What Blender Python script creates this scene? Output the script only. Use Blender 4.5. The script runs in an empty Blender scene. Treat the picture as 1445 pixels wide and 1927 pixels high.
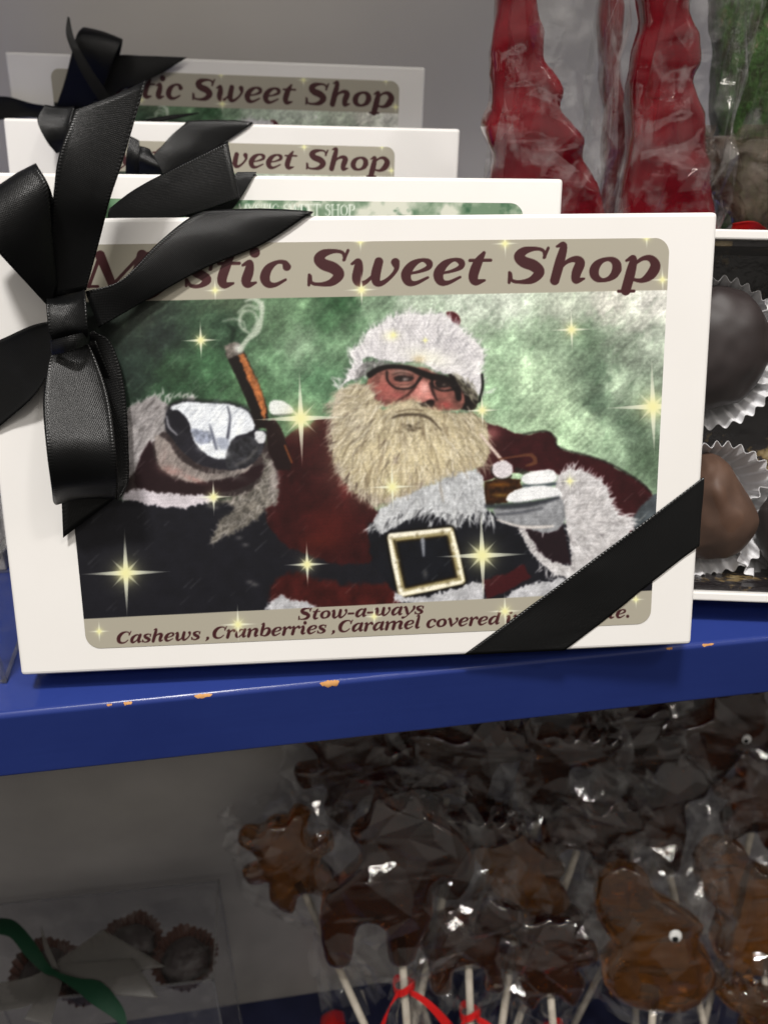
import bpy, bmesh, math, random
import numpy as np
from mathutils import Vector, Matrix, noise as mnoise

random.seed(7)
rng = np.random.default_rng(11)
SC = bpy.context.scene
COL = SC.collection

# ------------------------------------------------------------------ camera
PITCH, YAW, ROLL = 0.55818, -0.15646, 0.009307
CAM = np.array([-0.022769, -0.167815, 0.159827])
FPX, CX, CY = 1559.0, 722.5, 963.5
_fw = np.array([-math.sin(YAW) * math.cos(PITCH), math.cos(YAW) * math.cos(PITCH), -math.sin(PITCH)])
_r0 = np.array([math.cos(YAW), math.sin(YAW), 0.0])
_u0 = np.cross(_r0, _fw)
_r = math.cos(ROLL) * _r0 + math.sin(ROLL) * _u0
_u = -math.sin(ROLL) * _r0 + math.cos(ROLL) * _u0
cam_data = bpy.data.cameras.new('camera')
cam = bpy.data.objects.new('camera', cam_data)
COL.objects.link(cam)
cam.matrix_world = Matrix(((_r[0], _u[0], -_fw[0], CAM[0]), (_r[1], _u[1], -_fw[1], CAM[1]),
                           (_r[2], _u[2], -_fw[2], CAM[2]), (0, 0, 0, 1)))
cam_data.sensor_fit = 'HORIZONTAL'
cam_data.sensor_width = 36.0
cam_data.lens = 36.0 * FPX / 1445.0
cam_data.clip_start = 0.01
cam_data.clip_end = 50.0
cam_data.dof.use_dof = True
cam_data.dof.focus_distance = 0.225
cam_data.dof.aperture_fstop = 26.0
SC.camera = cam

# ------------------------------------------------------------------ world, lamps, exposure
world = bpy.data.worlds.new('World')
SC.world = world
world.use_nodes = True
_bg = world.node_tree.nodes['Background']
_wn, _wl = world.node_tree.nodes, world.node_tree.links
_tc = _wn.new('ShaderNodeTexCoord'); _sp = _wn.new('ShaderNodeSeparateXYZ'); _rm = _wn.new('ShaderNodeValToRGB')
_mr = _wn.new('ShaderNodeMapRange')
_mr.inputs['From Min'].default_value = -1.0
_wl.new(_tc.outputs['Generated'], _sp.inputs[0]); _wl.new(_sp.outputs['Z'], _mr.inputs['Value']); _wl.new(_mr.outputs['Result'], _rm.inputs['Fac'])
for _k, (_p, _v) in enumerate(((0.0, 0.02), (0.42, 0.05), (0.56, 0.30), (0.8, 0.36))):      # dark floor, dim room, pale ceiling
    _e = _rm.color_ramp.elements[_k] if _k < 2 else _rm.color_ramp.elements.new(_p)
    _e.position = _p; _e.color = (_v, _v * 0.93, _v * 0.85, 1)
_wl.new(_rm.outputs['Color'], _bg.inputs['Color'])
_bg.inputs['Strength'].default_value = 0.95


def area(name, loc, target, sx, sy, power, color):
    d = bpy.data.lights.new(name, 'AREA')
    d.shape = 'RECTANGLE'
    d.size, d.size_y = sx, sy
    d.energy = power
    d.color = color
    o = bpy.data.objects.new(name, d)
    COL.objects.link(o)
    o.location = loc
    o.rotation_euler = (Vector(target) - Vector(loc)).to_track_quat('-Z', 'Y').to_euler()
    return o


area('ceiling_lamp', (-0.28, -0.55, 1.95), (0.0, 0.06, 0.08), 0.24, 0.13, 39.0, (1.0, 0.965, 0.925))
area('ceiling_lamp', (0.75, -0.85, 1.85), (0.05, 0.05, 0.05), 0.16, 0.10, 6.5, (1.0, 0.95, 0.9))
area('ceiling_lamp', (-0.9, -1.5, 1.6), (0.0, 0.1, -0.2), 0.10, 0.08, 2.0, (1.0, 0.95, 0.9))
area('glint_strip', (0.25, -0.95, 1.9), (0.1, 0.1, -0.3), 1.2, 0.018, 4.0, (1.0, 0.94, 0.86))  # long thin strip lights, added so the wrappers' film facets catch glints
area('glint_strip', (-0.35, -1.7, 1.9), (0.1, 0.1, -0.3), 1.2, 0.018, 4.0, (1.0, 0.94, 0.86))
area('glint_strip', (0.1, -0.45, 2.1), (0.1, 0.1, -0.3), 1.2, 0.018, 3.0, (1.0, 0.94, 0.86))
area('glint_strip', (1.5, -1.0, 1.7), (0.1, 0.1, -0.3), 0.018, 1.2, 4.0, (1.0, 0.94, 0.86))

SC.view_settings.view_transform = 'Standard'
SC.view_settings.look = 'None'
SC.view_settings.exposure = 0.0
SC.view_settings.gamma = 1.0
SC.view_settings.use_curve_mapping = False
SC.render.engine = 'CYCLES'
SC.cycles.transparent_max_bounces = 40
SC.cycles.max_bounces = 10
SC.cycles.caustics_reflective = False
SC.cycles.caustics_refractive = False
SC.cycles.use_denoising = True


# ------------------------------------------------------------------ geometry helpers
def ray(px, py):
    return _fw + _r * (px - CX) / FPX - _u * (py - CY) / FPX


def hit(px, py, p0, n):
    d = ray(px, py)
    return CAM + d * (np.dot(np.asarray(p0) - CAM, n) / np.dot(d, n))


def at_y(px, py, y):
    return hit(px, py, (0, y, 0), np.array([0, 1.0, 0]))


def at_z(px, py, z):
    return hit(px, py, (0, 0, z), np.array([0, 0, 1.0]))


def at_dist(px, py, d):
    return CAM + ray(px, py) * d


def proj(P):
    d = P - CAM
    w = d @ _fw
    return CX + FPX * (d @ _r) / w, CY - FPX * (d @ _u) / w


class Frame:
    """upright panel: origin at lower left corner of its face, u right, v up, w out of the face"""

    def __init__(s, c, yaw, lean, W, roll=0.0):
        yaw, lean = math.radians(yaw), math.radians(lean)
        s.ex = np.array([math.cos(yaw), math.sin(yaw), 0])
        bk = np.array([-math.sin(yaw), math.cos(yaw), 0])
        s.up = np.array([0, 0, 1.0]) * math.cos(lean) + bk * math.sin(lean)
        roll = math.radians(roll)
        s.ex, s.up = s.ex * math.cos(roll) + s.up * math.sin(roll), s.up * math.cos(roll) - s.ex * math.sin(roll)
        s.n = np.cross(s.ex, s.up)
        s.o = np.array(c, float) - s.ex * W / 2

    def pt(s, u, v, w=0.0):
        return s.o + s.ex * u + s.up * v + s.n * w

    def px(s, x, y, w=0.0):
        return hit(x, y, s.o + s.n * w, s.n)

    def loc(s, x, y, w=0.0):
        d = s.px(x, y, w) - s.o
        return float(d @ s.ex), float(d @ s.up)

    def matrix(s):
        return Matrix(((s.ex[0], s.up[0], s.n[0], s.o[0]), (s.ex[1], s.up[1], s.n[1], s.o[1]),
                       (s.ex[2], s.up[2], s.n[2], s.o[2]), (0, 0, 0, 1)))


ROOT = {}


def tag(o, label=None, cat=None, group=None, kind=None):
    if label: o['label'] = label
    if cat: o['category'] = cat
    if group: o['group'] = group
    if kind: o['kind'] = kind
    return o


def thing(name, label, cat, M, group=None):
    o = bpy.data.objects.new(name, None)
    o.empty_display_size = 0.02
    COL.objects.link(o)
    o.matrix_world = M
    ROOT[o.name] = M.inverted()
    return tag(o, label, cat, group)


def inv_of(parent):
    p = parent
    while p.parent is not None:
        p = p.parent
    return ROOT.get(p.name)


def link(name, me, mat, parent=None, smooth=True, world=True):
    """link a mesh given in world coordinates as a child that keeps its place"""
    o = bpy.data.objects.new(name, me)
    COL.objects.link(o)
    if mat is not None and len(me.materials) == 0:
        me.materials.append(mat)
    if smooth:
        me.polygons.foreach_set('use_smooth', [True] * len(me.polygons))
    if parent is not None:
        if world:
            me.transform(inv_of(parent))
        o.parent = parent
    return o


def mesh(name, verts, faces, mat, parent=None, smooth=True, uvs=None, world=True):
    me = bpy.data.meshes.new(name)
    me.from_pydata([tuple(map(float, v)) for v in verts], [], [tuple(f) for f in faces])
    if uvs is not None:
        lay = me.uv_layers.new(name='UVMap')
        idx = np.zeros(len(me.loops), int)
        me.loops.foreach_get('vertex_index', idx)
        lay.data.foreach_set('uv', np.asarray(uvs, np.float32)[idx].ravel())
    me.update()
    return link(name, me, mat, parent, smooth, world)


def box_bm(x0, x1, y0, y1, z0, z1, bev=0.0, seg=2):
    bm = bmesh.new()
    bmesh.ops.create_cube(bm, size=1)
    bmesh.ops.scale(bm, vec=(x1 - x0, y1 - y0, z1 - z0), verts=bm.verts)
    bmesh.ops.translate(bm, vec=((x0 + x1) / 2, (y0 + y1) / 2, (z0 + z1) / 2), verts=bm.verts)
    if bev > 0:
        bmesh.ops.bevel(bm, geom=list(bm.edges), offset=bev, segments=seg, profile=0.5, affect='EDGES')
    return bm


def bm_obj(name, bm, mat, parent=None, M=None, smooth=False, world=True):
    if M is not None:
        bm.transform(M)
    me = bpy.data.meshes.new(name)
    bm.to_mesh(me)
    bm.free()
    return link(name, me, mat, parent, smooth, world)


def catmull(P, n, closed=False):
    P = np.asarray(P, float)
    m = len(P)
    out = []
    segs = m if closed else m - 1
    for i in range(segs):
        if closed:
            p0, p1, p2, p3 = P[(i - 1) % m], P[i], P[(i + 1) % m], P[(i + 2) % m]
        else:
            p1, p2 = P[i], P[i + 1]
            p0 = P[i - 1] if i > 0 else 2 * p1 - p2
            p3 = P[i + 2] if i + 2 < m else 2 * p2 - p1
        for k in range(n):
            t = k / n
            out.append(0.5 * ((2 * p1) + (-p0 + p2) * t + (2 * p0 - 5 * p1 + 4 * p2 - p3) * t * t + (-p0 + 3 * p1 - 3 * p2 + p3) * t ** 3))
    if not closed:
        out.append(P[-1])
    return np.array(out)


def tube(name, pts, rad, mat, parent, seg=10, cap=True):
    pts = np.asarray(pts, float)
    n = len(pts)
    rad = np.broadcast_to(np.asarray(rad, float), (n,))
    V, F = [], []
    ref = np.array([0.31, 0.22, 0.9])
    for i in range(n):
        t = pts[min(i + 1, n - 1)] - pts[max(i - 1, 0)]
        t /= np.linalg.norm(t) + 1e-12
        a = np.cross(t, ref); a /= np.linalg.norm(a) + 1e-12
        b = np.cross(t, a)
        for k in range(seg):
            q = 2 * math.pi * k / seg
            V.append(pts[i] + rad[i] * (math.cos(q) * a + math.sin(q) * b))
    for i in range(n - 1):
        for k in range(seg):
            k2 = (k + 1) % seg
            F.append((i * seg + k, i * seg + k2, (i + 1) * seg + k2, (i + 1) * seg + k))
    if cap:
        F.append(tuple(range(seg))[::-1])
        F.append(tuple((n - 1) * seg + k for k in range(seg)))
    return mesh(name, V, F, mat, parent)


# ------------------------------------------------------------------ material helpers
def lin(c):
    c = np.asarray(c, float) / 255.0
    return np.where(c <= 0.04045, c / 12.92, ((c + 0.055) / 1.055) ** 2.4)


def newmat(name):
    m = bpy.data.materials.new(name)
    m.use_nodes = True
    nt = m.node_tree
    return m, nt, nt.nodes, nt.links, nt.nodes['Principled BSDF']


def noise_node(nt, scale, detail=4, rough=0.55, coord='Object', stretch=None):
    tc = nt.nodes.new('ShaderNodeTexCoord')
    n = nt.nodes.new('ShaderNodeTexNoise')
    n.inputs['Scale'].default_value = scale
    n.inputs['Detail'].default_value = detail
    n.inputs['Roughness'].default_value = rough
    src = tc.outputs[coord]
    if stretch:
        mp = nt.nodes.new('ShaderNodeMapping')
        mp.inputs['Scale'].default_value = stretch
        nt.links.new(src, mp.inputs['Vector'])
        src = mp.outputs['Vector']
    nt.links.new(src, n.inputs['Vector'])
    return n


def ramp_node(nt, fac, stops):
    r = nt.nodes.new('ShaderNodeValToRGB')
    e = r.color_ramp.elements
    while len(e) < len(stops):
        e.new(0.5)
    for k, (p, c) in enumerate(stops):
        e[k].position = p
        e[k].color = (*c, 1) if len(c) == 3 else c
    nt.links.new(fac, r.inputs['Fac'])
    return r


def add_bump(nt, b, h, strength, dist, chain=None):
    bp = nt.nodes.new('ShaderNodeBump')
    bp.inputs['Strength'].default_value = strength
    bp.inputs['Distance'].default_value = dist
    nt.links.new(h, bp.inputs['Height'])
    if chain: nt.links.new(chain.outputs['Normal'], bp.inputs['Normal'])
    nt.links.new(bp.outputs['Normal'], b.inputs['Normal'])
    return bp


def simple(name, c0, c1=None, rough=0.5, scale=60, bump=0.0, bdist=0.0003, spec=0.5, trans=0.0, ior=1.45, coat=0.0, stretch=None, detail=4, lo=0.35, hi=0.65, metal=0.0):
    m, nt, N, L, b = newmat(name)
    n = noise_node(nt, scale, detail, stretch=stretch)
    r = ramp_node(nt, n.outputs['Fac'], [(lo, c0), (hi, c1 or c0)])
    L.new(r.outputs['Color'], b.inputs['Base Color'])
    b.inputs['Roughness'].default_value = rough
    b.inputs['Specular IOR Level'].default_value = spec
    b.inputs['Transmission Weight'].default_value = trans
    b.inputs['IOR'].default_value = ior
    b.inputs['Coat Weight'].default_value = coat
    b.inputs['Metallic'].default_value = metal
    if bump: add_bump(nt, b, n.outputs['Fac'], bump, bdist)
    return m


def mix_math(nt, op, a, b_, clamp=False):
    n = nt.nodes.new('ShaderNodeMath')
    n.operation = op
    n.use_clamp = clamp
    for k, v in enumerate((a, b_)):
        if v is None: continue
        if isinstance(v, (int, float)): n.inputs[k].default_value = v
        else: nt.links.new(v, n.inputs[k])
    return n.outputs[0]


M_CARD = simple('white_card', (0.80, 0.785, 0.76), (0.82, 0.805, 0.785), rough=0.42, scale=25, bump=0.04, bdist=0.0004, spec=0.4)
M_CARD_EDGE = simple('card_base', (0.74, 0.72, 0.69), (0.77, 0.75, 0.72), rough=0.6, scale=90)
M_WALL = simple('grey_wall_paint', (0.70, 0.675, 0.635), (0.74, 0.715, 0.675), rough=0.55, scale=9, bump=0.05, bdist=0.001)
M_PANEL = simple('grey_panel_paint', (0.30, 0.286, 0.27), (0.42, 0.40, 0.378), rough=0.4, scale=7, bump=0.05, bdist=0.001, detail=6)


def blue_paint():
    m, nt, N, L, b = newmat('blue_gloss_paint')
    n = noise_node(nt, 30, 5)
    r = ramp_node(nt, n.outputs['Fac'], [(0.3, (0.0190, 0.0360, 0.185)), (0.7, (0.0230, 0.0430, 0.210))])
    L.new(r.outputs['Color'], b.inputs['Base Color'])
    b.inputs['Roughness'].default_value = 0.24
    br = noise_node(nt, 60, 4, stretch=(0.35, 6, 6))        # brush marks along the board
    lump = noise_node(nt, 220, 3)
    b1 = nt.nodes.new('ShaderNodeBump'); b1.inputs['Strength'].default_value = 0.10; b1.inputs['Distance'].default_value = 0.0005
    L.new(br.outputs['Fac'], b1.inputs['Height'])
    add_bump(nt, b, lump.outputs['Fac'], 0.06, 0.0004, b1)
    rr = ramp_node(nt, br.outputs['Fac'], [(0.3, (0.13, 0.13, 0.13)), (0.75, (0.24, 0.24, 0.24))])
    L.new(rr.outputs['Color'], b.inputs['Roughness'])
    b.inputs['Specular IOR Level'].default_value = 0.5
    return m


M_BLUE = blue_paint()
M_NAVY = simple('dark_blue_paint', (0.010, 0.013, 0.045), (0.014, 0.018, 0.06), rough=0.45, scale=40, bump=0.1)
M_WOOD = simple('bare_wood', (0.50, 0.22, 0.06), (0.62, 0.33, 0.12), rough=0.7, scale=300)


def satin(name, base, rough, sheen=0.0, spec=0.29):
    m, nt, N, L, b = newmat(name)
    b.inputs['Base Color'].default_value = (*base, 1)
    b.inputs['Roughness'].default_value = rough
    b.inputs['Specular IOR Level'].default_value = spec
    b.inputs['Anisotropic'].default_value = 0.45
    b.inputs['Sheen Weight'].default_value = sheen
    uv = N.new('ShaderNodeUVMap')
    sep = N.new('ShaderNodeSeparateXYZ')
    L.new(uv.outputs['UV'], sep.inputs[0])
    # uv in millimetres: x across the ribbon, y along it; z unused
    X, Y = sep.outputs['X'], sep.outputs['Y']
    fx = mix_math(nt, 'SINE', mix_math(nt, 'MULTIPLY', mix_math(nt, 'ADD', X, mix_math(nt, 'MULTIPLY', Y, 0.55)), 2 * math.pi / 0.62), None)
    fy = mix_math(nt, 'SINE', mix_math(nt, 'MULTIPLY', mix_math(nt, 'SUBTRACT', Y, mix_math(nt, 'MULTIPLY', X, 0.45)), 2 * math.pi / 0.62), None)
    weave = mix_math(nt, 'MULTIPLY', fx, fy)
    # selvedge ribs along both edges (attribute 'edge' is 1 at the edges)
    at = N.new('ShaderNodeAttribute'); at.attribute_name = 'edge'
    rib = mix_math(nt, 'SINE', mix_math(nt, 'MULTIPLY', Y, 2 * math.pi / 0.8), None)
    ribe = mix_math(nt, 'MULTIPLY', mix_math(nt, 'ADD', mix_math(nt, 'MULTIPLY', rib, 0.6), 0.8), at.outputs['Fac'])
    inv = mix_math(nt, 'SUBTRACT', 1.0, at.outputs['Fac'])
    h = mix_math(nt, 'ADD', mix_math(nt, 'MULTIPLY', mix_math(nt, 'MULTIPLY', weave, 0.5), inv), ribe)
    fn = noise_node(nt, 700, 2)
    h2 = mix_math(nt, 'ADD', h, mix_math(nt, 'MULTIPLY', fn.outputs['Fac'], 0.8))
    add_bump(nt, b, h2, 0.5, 0.0001)
    return m


M_BLACK = satin('black_satin', (0.0042, 0.0044, 0.0046), 0.31)
M_GREENRIB = satin('green_satin', (0.002, 0.026, 0.011), 0.55)
M_REDRIB = satin('red_ribbon', (0.50, 0.012, 0.012), 0.4)


def film(name, tint=(0.97, 0.97, 0.97), base=0.03, edge=0.5, haze=0.0, bump_scale=60, bump=0.25, rough=0.07, hazecol=(0.7, 0.69, 0.68), patch=0.0, bdist=0.002):
    """clear film: see-through, mirror-like where it turns away from the eye, milky in places"""
    m, nt, N, L, b = newmat(name)
    N.remove(b)
    out = N['Material Output']
    tr = N.new('ShaderNodeBsdfTransparent'); tr.inputs['Color'].default_value = (*tint, 1)
    gl = N.new('ShaderNodeBsdfGlossy'); gl.inputs['Roughness'].default_value = rough
    gl.inputs['Color'].default_value = (0.95, 0.95, 0.95, 1)
    df = N.new('ShaderNodeBsdfDiffuse'); df.inputs['Color'].default_value = (*hazecol, 1)
    n1 = noise_node(nt, bump_scale, 3, 0.5)
    bp = N.new('ShaderNodeBump'); bp.inputs['Strength'].default_value = bump; bp.inputs['Distance'].default_value = bdist
    L.new(n1.outputs['Fac'], bp.inputs['Height'])
    L.new(bp.outputs['Normal'], gl.inputs['Normal'])
    lw = N.new('ShaderNodeLayerWeight'); lw.inputs['Blend'].default_value = 0.5
    L.new(bp.outputs['Normal'], lw.inputs['Normal'])
    f = mix_math(nt, 'ADD', mix_math(nt, 'MULTIPLY', mix_math(nt, 'POWER', lw.outputs['Facing'], 3.5), edge), base, True)
    mx = N.new('ShaderNodeMixShader')
    L.new(f, mx.inputs['Fac']); L.new(tr.outputs[0], mx.inputs[1]); L.new(gl.outputs[0], mx.inputs[2])
    n2 = noise_node(nt, bump_scale * 0.5, 4, 0.6)
    hz = ramp_node(nt, n2.outputs['Fac'], [(0.50, (haze,) * 3), (0.70, (min(1, haze + patch),) * 3)])
    mx2 = N.new('ShaderNodeMixShader')
    L.new(hz.outputs['Color'], mx2.inputs['Fac']); L.new(mx.outputs[0], mx2.inputs[1]); L.new(df.outputs[0], mx2.inputs[2])
    L.new(mx2.outputs[0], out.inputs['Surface'])
    return m


M_FILM = film('clear_cellophane', base=0.045, edge=0.38, haze=0.0, patch=0.0, bump=0.12, bump_scale=60, rough=0.05)
M_FILM_T = film('milky_cellophane', base=0.045, edge=0.4, haze=0.004, patch=0.20, bump_scale=130, bump=0.15)
M_CLEAR = film('clear_plastic', base=0.03, edge=0.4, bump=0.03)
M_FROST = film('frosted_plastic', tint=(0.9, 0.9, 0.9), base=0.03, edge=0.4, haze=0.012, patch=0.06, bump_scale=200, bump=0.1, rough=0.15)
M_SHEER = film('sheer_ribbon', tint=(0.6, 0.59, 0.57), base=0.03, edge=0.2, haze=0.22, bump_scale=120, bump=0.1, rough=0.4, hazecol=(0.25, 0.24, 0.225))

M_AMBER = simple('amber_hard_candy', (0.45, 0.15, 0.018), (0.60, 0.23, 0.035), rough=0.04, scale=25, trans=0.95, ior=1.5, coat=0.6, bump=0.05, bdist=0.001)
M_AMBER_DARK = simple('brown_hard_candy', (0.15, 0.040, 0.012), (0.26, 0.075, 0.02), rough=0.05, scale=25, trans=0.95, ior=1.5, coat=0.5, bump=0.05, bdist=0.001)
M_RED = simple('red_hard_candy', (0.17, 0.003, 0.010), (0.33, 0.010, 0.020), rough=0.12, scale=60, trans=0.45, ior=1.5, coat=0.6, bump=0.15, bdist=0.002, detail=4)
M_STICK = simple('paper_stick', (0.40, 0.355, 0.29), (0.48, 0.43, 0.36), rough=0.7, scale=200)
M_EYEW = simple('white_plastic', (0.8, 0.8, 0.78), rough=0.25)
M_EYEB = simple('black_plastic', (0.006, 0.006, 0.006), rough=0.15)
M_CUP = simple('white_glassine_paper', (0.78, 0.78, 0.80), (0.84, 0.84, 0.86), rough=0.45, scale=120)
M_CUPB = simple('brown_glassine_paper', (0.05, 0.018, 0.012), (0.075, 0.028, 0.018), rough=0.5, scale=120)
M_DARKCH = simple('dark_chocolate', (0.020, 0.014, 0.014), (0.030, 0.021, 0.021), rough=0.52, scale=90, bump=0.1, bdist=0.0005, detail=6)
M_MILKCH = simple('milk_chocolate', (0.080, 0.042, 0.027), (0.105, 0.056, 0.036), rough=0.58, scale=110, bump=0.1, bdist=0.0005, detail=6)


# ------------------------------------------------------------------ the setting: shelves and walls
def structure(name, bm, mat, smooth=False):
    return tag(bm_obj(name, bm, mat, smooth=smooth), kind='structure')


T = 0.0246
SZ, SY = -0.0075, 0.0079          # top of the shelf, its front face
bm = box_bm(-0.75, 0.85, SY, 0.365, SZ - T, SZ)
bm.edges.ensure_lookup_table()
fe = [e for e in bm.edges if all(abs(v.co.y - SY) < 1e-6 for v in e.verts) and abs(e.verts[0].co.x - e.verts[1].co.x) > 0.5]
bmesh.ops.bevel(bm, geom=fe, offset=0.0016, segments=8, profile=0.5, affect='EDGES')
shelf = structure('shelf', bm, M_BLUE)
# chipped paint along the front arris: bare wood shows, each flake a thin raised-edge patch on the rounded edge
chips = []
for (cx_, ln, wd) in ((240, 16, 0.0009), (382, 34, 0.0011), (620, 38, 0.0015), (1335, 26, 0.0007), (1262, 14, 0.0006), (205, 10, 0.0005)):
    yline = 1345 + (1203 - 1345) * cx_ / 1445.0
    c = at_z(cx_, yline, SZ)
    L_ = ln / 6.6 / 1000.0
    V, F = [], []
    K, J, rr, off = 18, 9, 0.0016, 0.00005
    for k in range(K + 1):
        t = k / K
        x = c[0] + (t - 0.5) * L_
        env = min(1, 2.6 * math.sin(math.pi * t)) * (0.55 + 0.9 * abs(mnoise.noise(Vector((t * 3.1 + cx_, 0.3, 0)))))
        a0 = wd * env * random.uniform(0.2, 0.5); a1 = wd * env * random.uniform(0.8, 1.1)
        for j in range(J):
            s_ = -a0 + (a0 + a1) * j / (J - 1)          # distance along the profile from the middle of the arc
            q = math.pi * rr / 4
            if s_ < -q: V.append((x, rr - (s_ + q), off))
            elif s_ > q: V.append((x, -off, -rr - (s_ - q)))
            else:
                an = math.pi / 4 + s_ / rr
                V.append((x, rr - (rr + off) * math.sin(an), -rr + (rr + off) * math.cos(an)))
    for k in range(K):
        for j in range(J - 1):
            F.append((J * k + j, J * k + j + 1, J * (k + 1) + j + 1, J * (k + 1) + j))
    V = [(x_, y_ + SY, z_ + SZ) for x_, y_, z_ in V]
    me = bpy.data.meshes.new('paint_chip')
    me.from_pydata(V, [], F)
    me.materials.append(M_WOOD)
    o = bpy.data.objects.new('paint_chip', me); COL.objects.link(o); o.parent = shelf

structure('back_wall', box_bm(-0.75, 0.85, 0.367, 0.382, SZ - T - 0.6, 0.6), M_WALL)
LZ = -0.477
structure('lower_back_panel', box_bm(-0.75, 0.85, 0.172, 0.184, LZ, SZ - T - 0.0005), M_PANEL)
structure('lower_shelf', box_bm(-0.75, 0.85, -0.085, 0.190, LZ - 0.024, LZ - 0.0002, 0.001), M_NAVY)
structure('upper_shelf', box_bm(-0.75, 0.85, 0.125, 0.365, 0.43, 0.4535, 0.001), M_BLUE)

# ------------------------------------------------------------------ the printed label: painted sample by sample

def vnoise(x, y, seed):
    tab = np.random.default_rng(seed).random((256, 256))
    xi, yi = np.floor(x).astype(int), np.floor(y).astype(int)
    fx, fy = x - xi, y - yi
    fx = fx * fx * (3 - 2 * fx); fy = fy * fy * (3 - 2 * fy)
    a = tab[yi % 256, xi % 256]; b = tab[yi % 256, (xi + 1) % 256]
    c = tab[(yi + 1) % 256, xi % 256]; d = tab[(yi + 1) % 256, (xi + 1) % 256]
    return (a * (1 - fx) + b * fx) * (1 - fy) + (c * (1 - fx) + d * fx) * fy


def fbm(x, y, seed, oct=4):
    s = 0; a = 0.5
    for k in range(oct):
        s = s + a * vnoise(x * 2 ** k, y * 2 ** k, seed + k); a *= 0.5
    return s / (1 - 0.5 ** oct)


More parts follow.
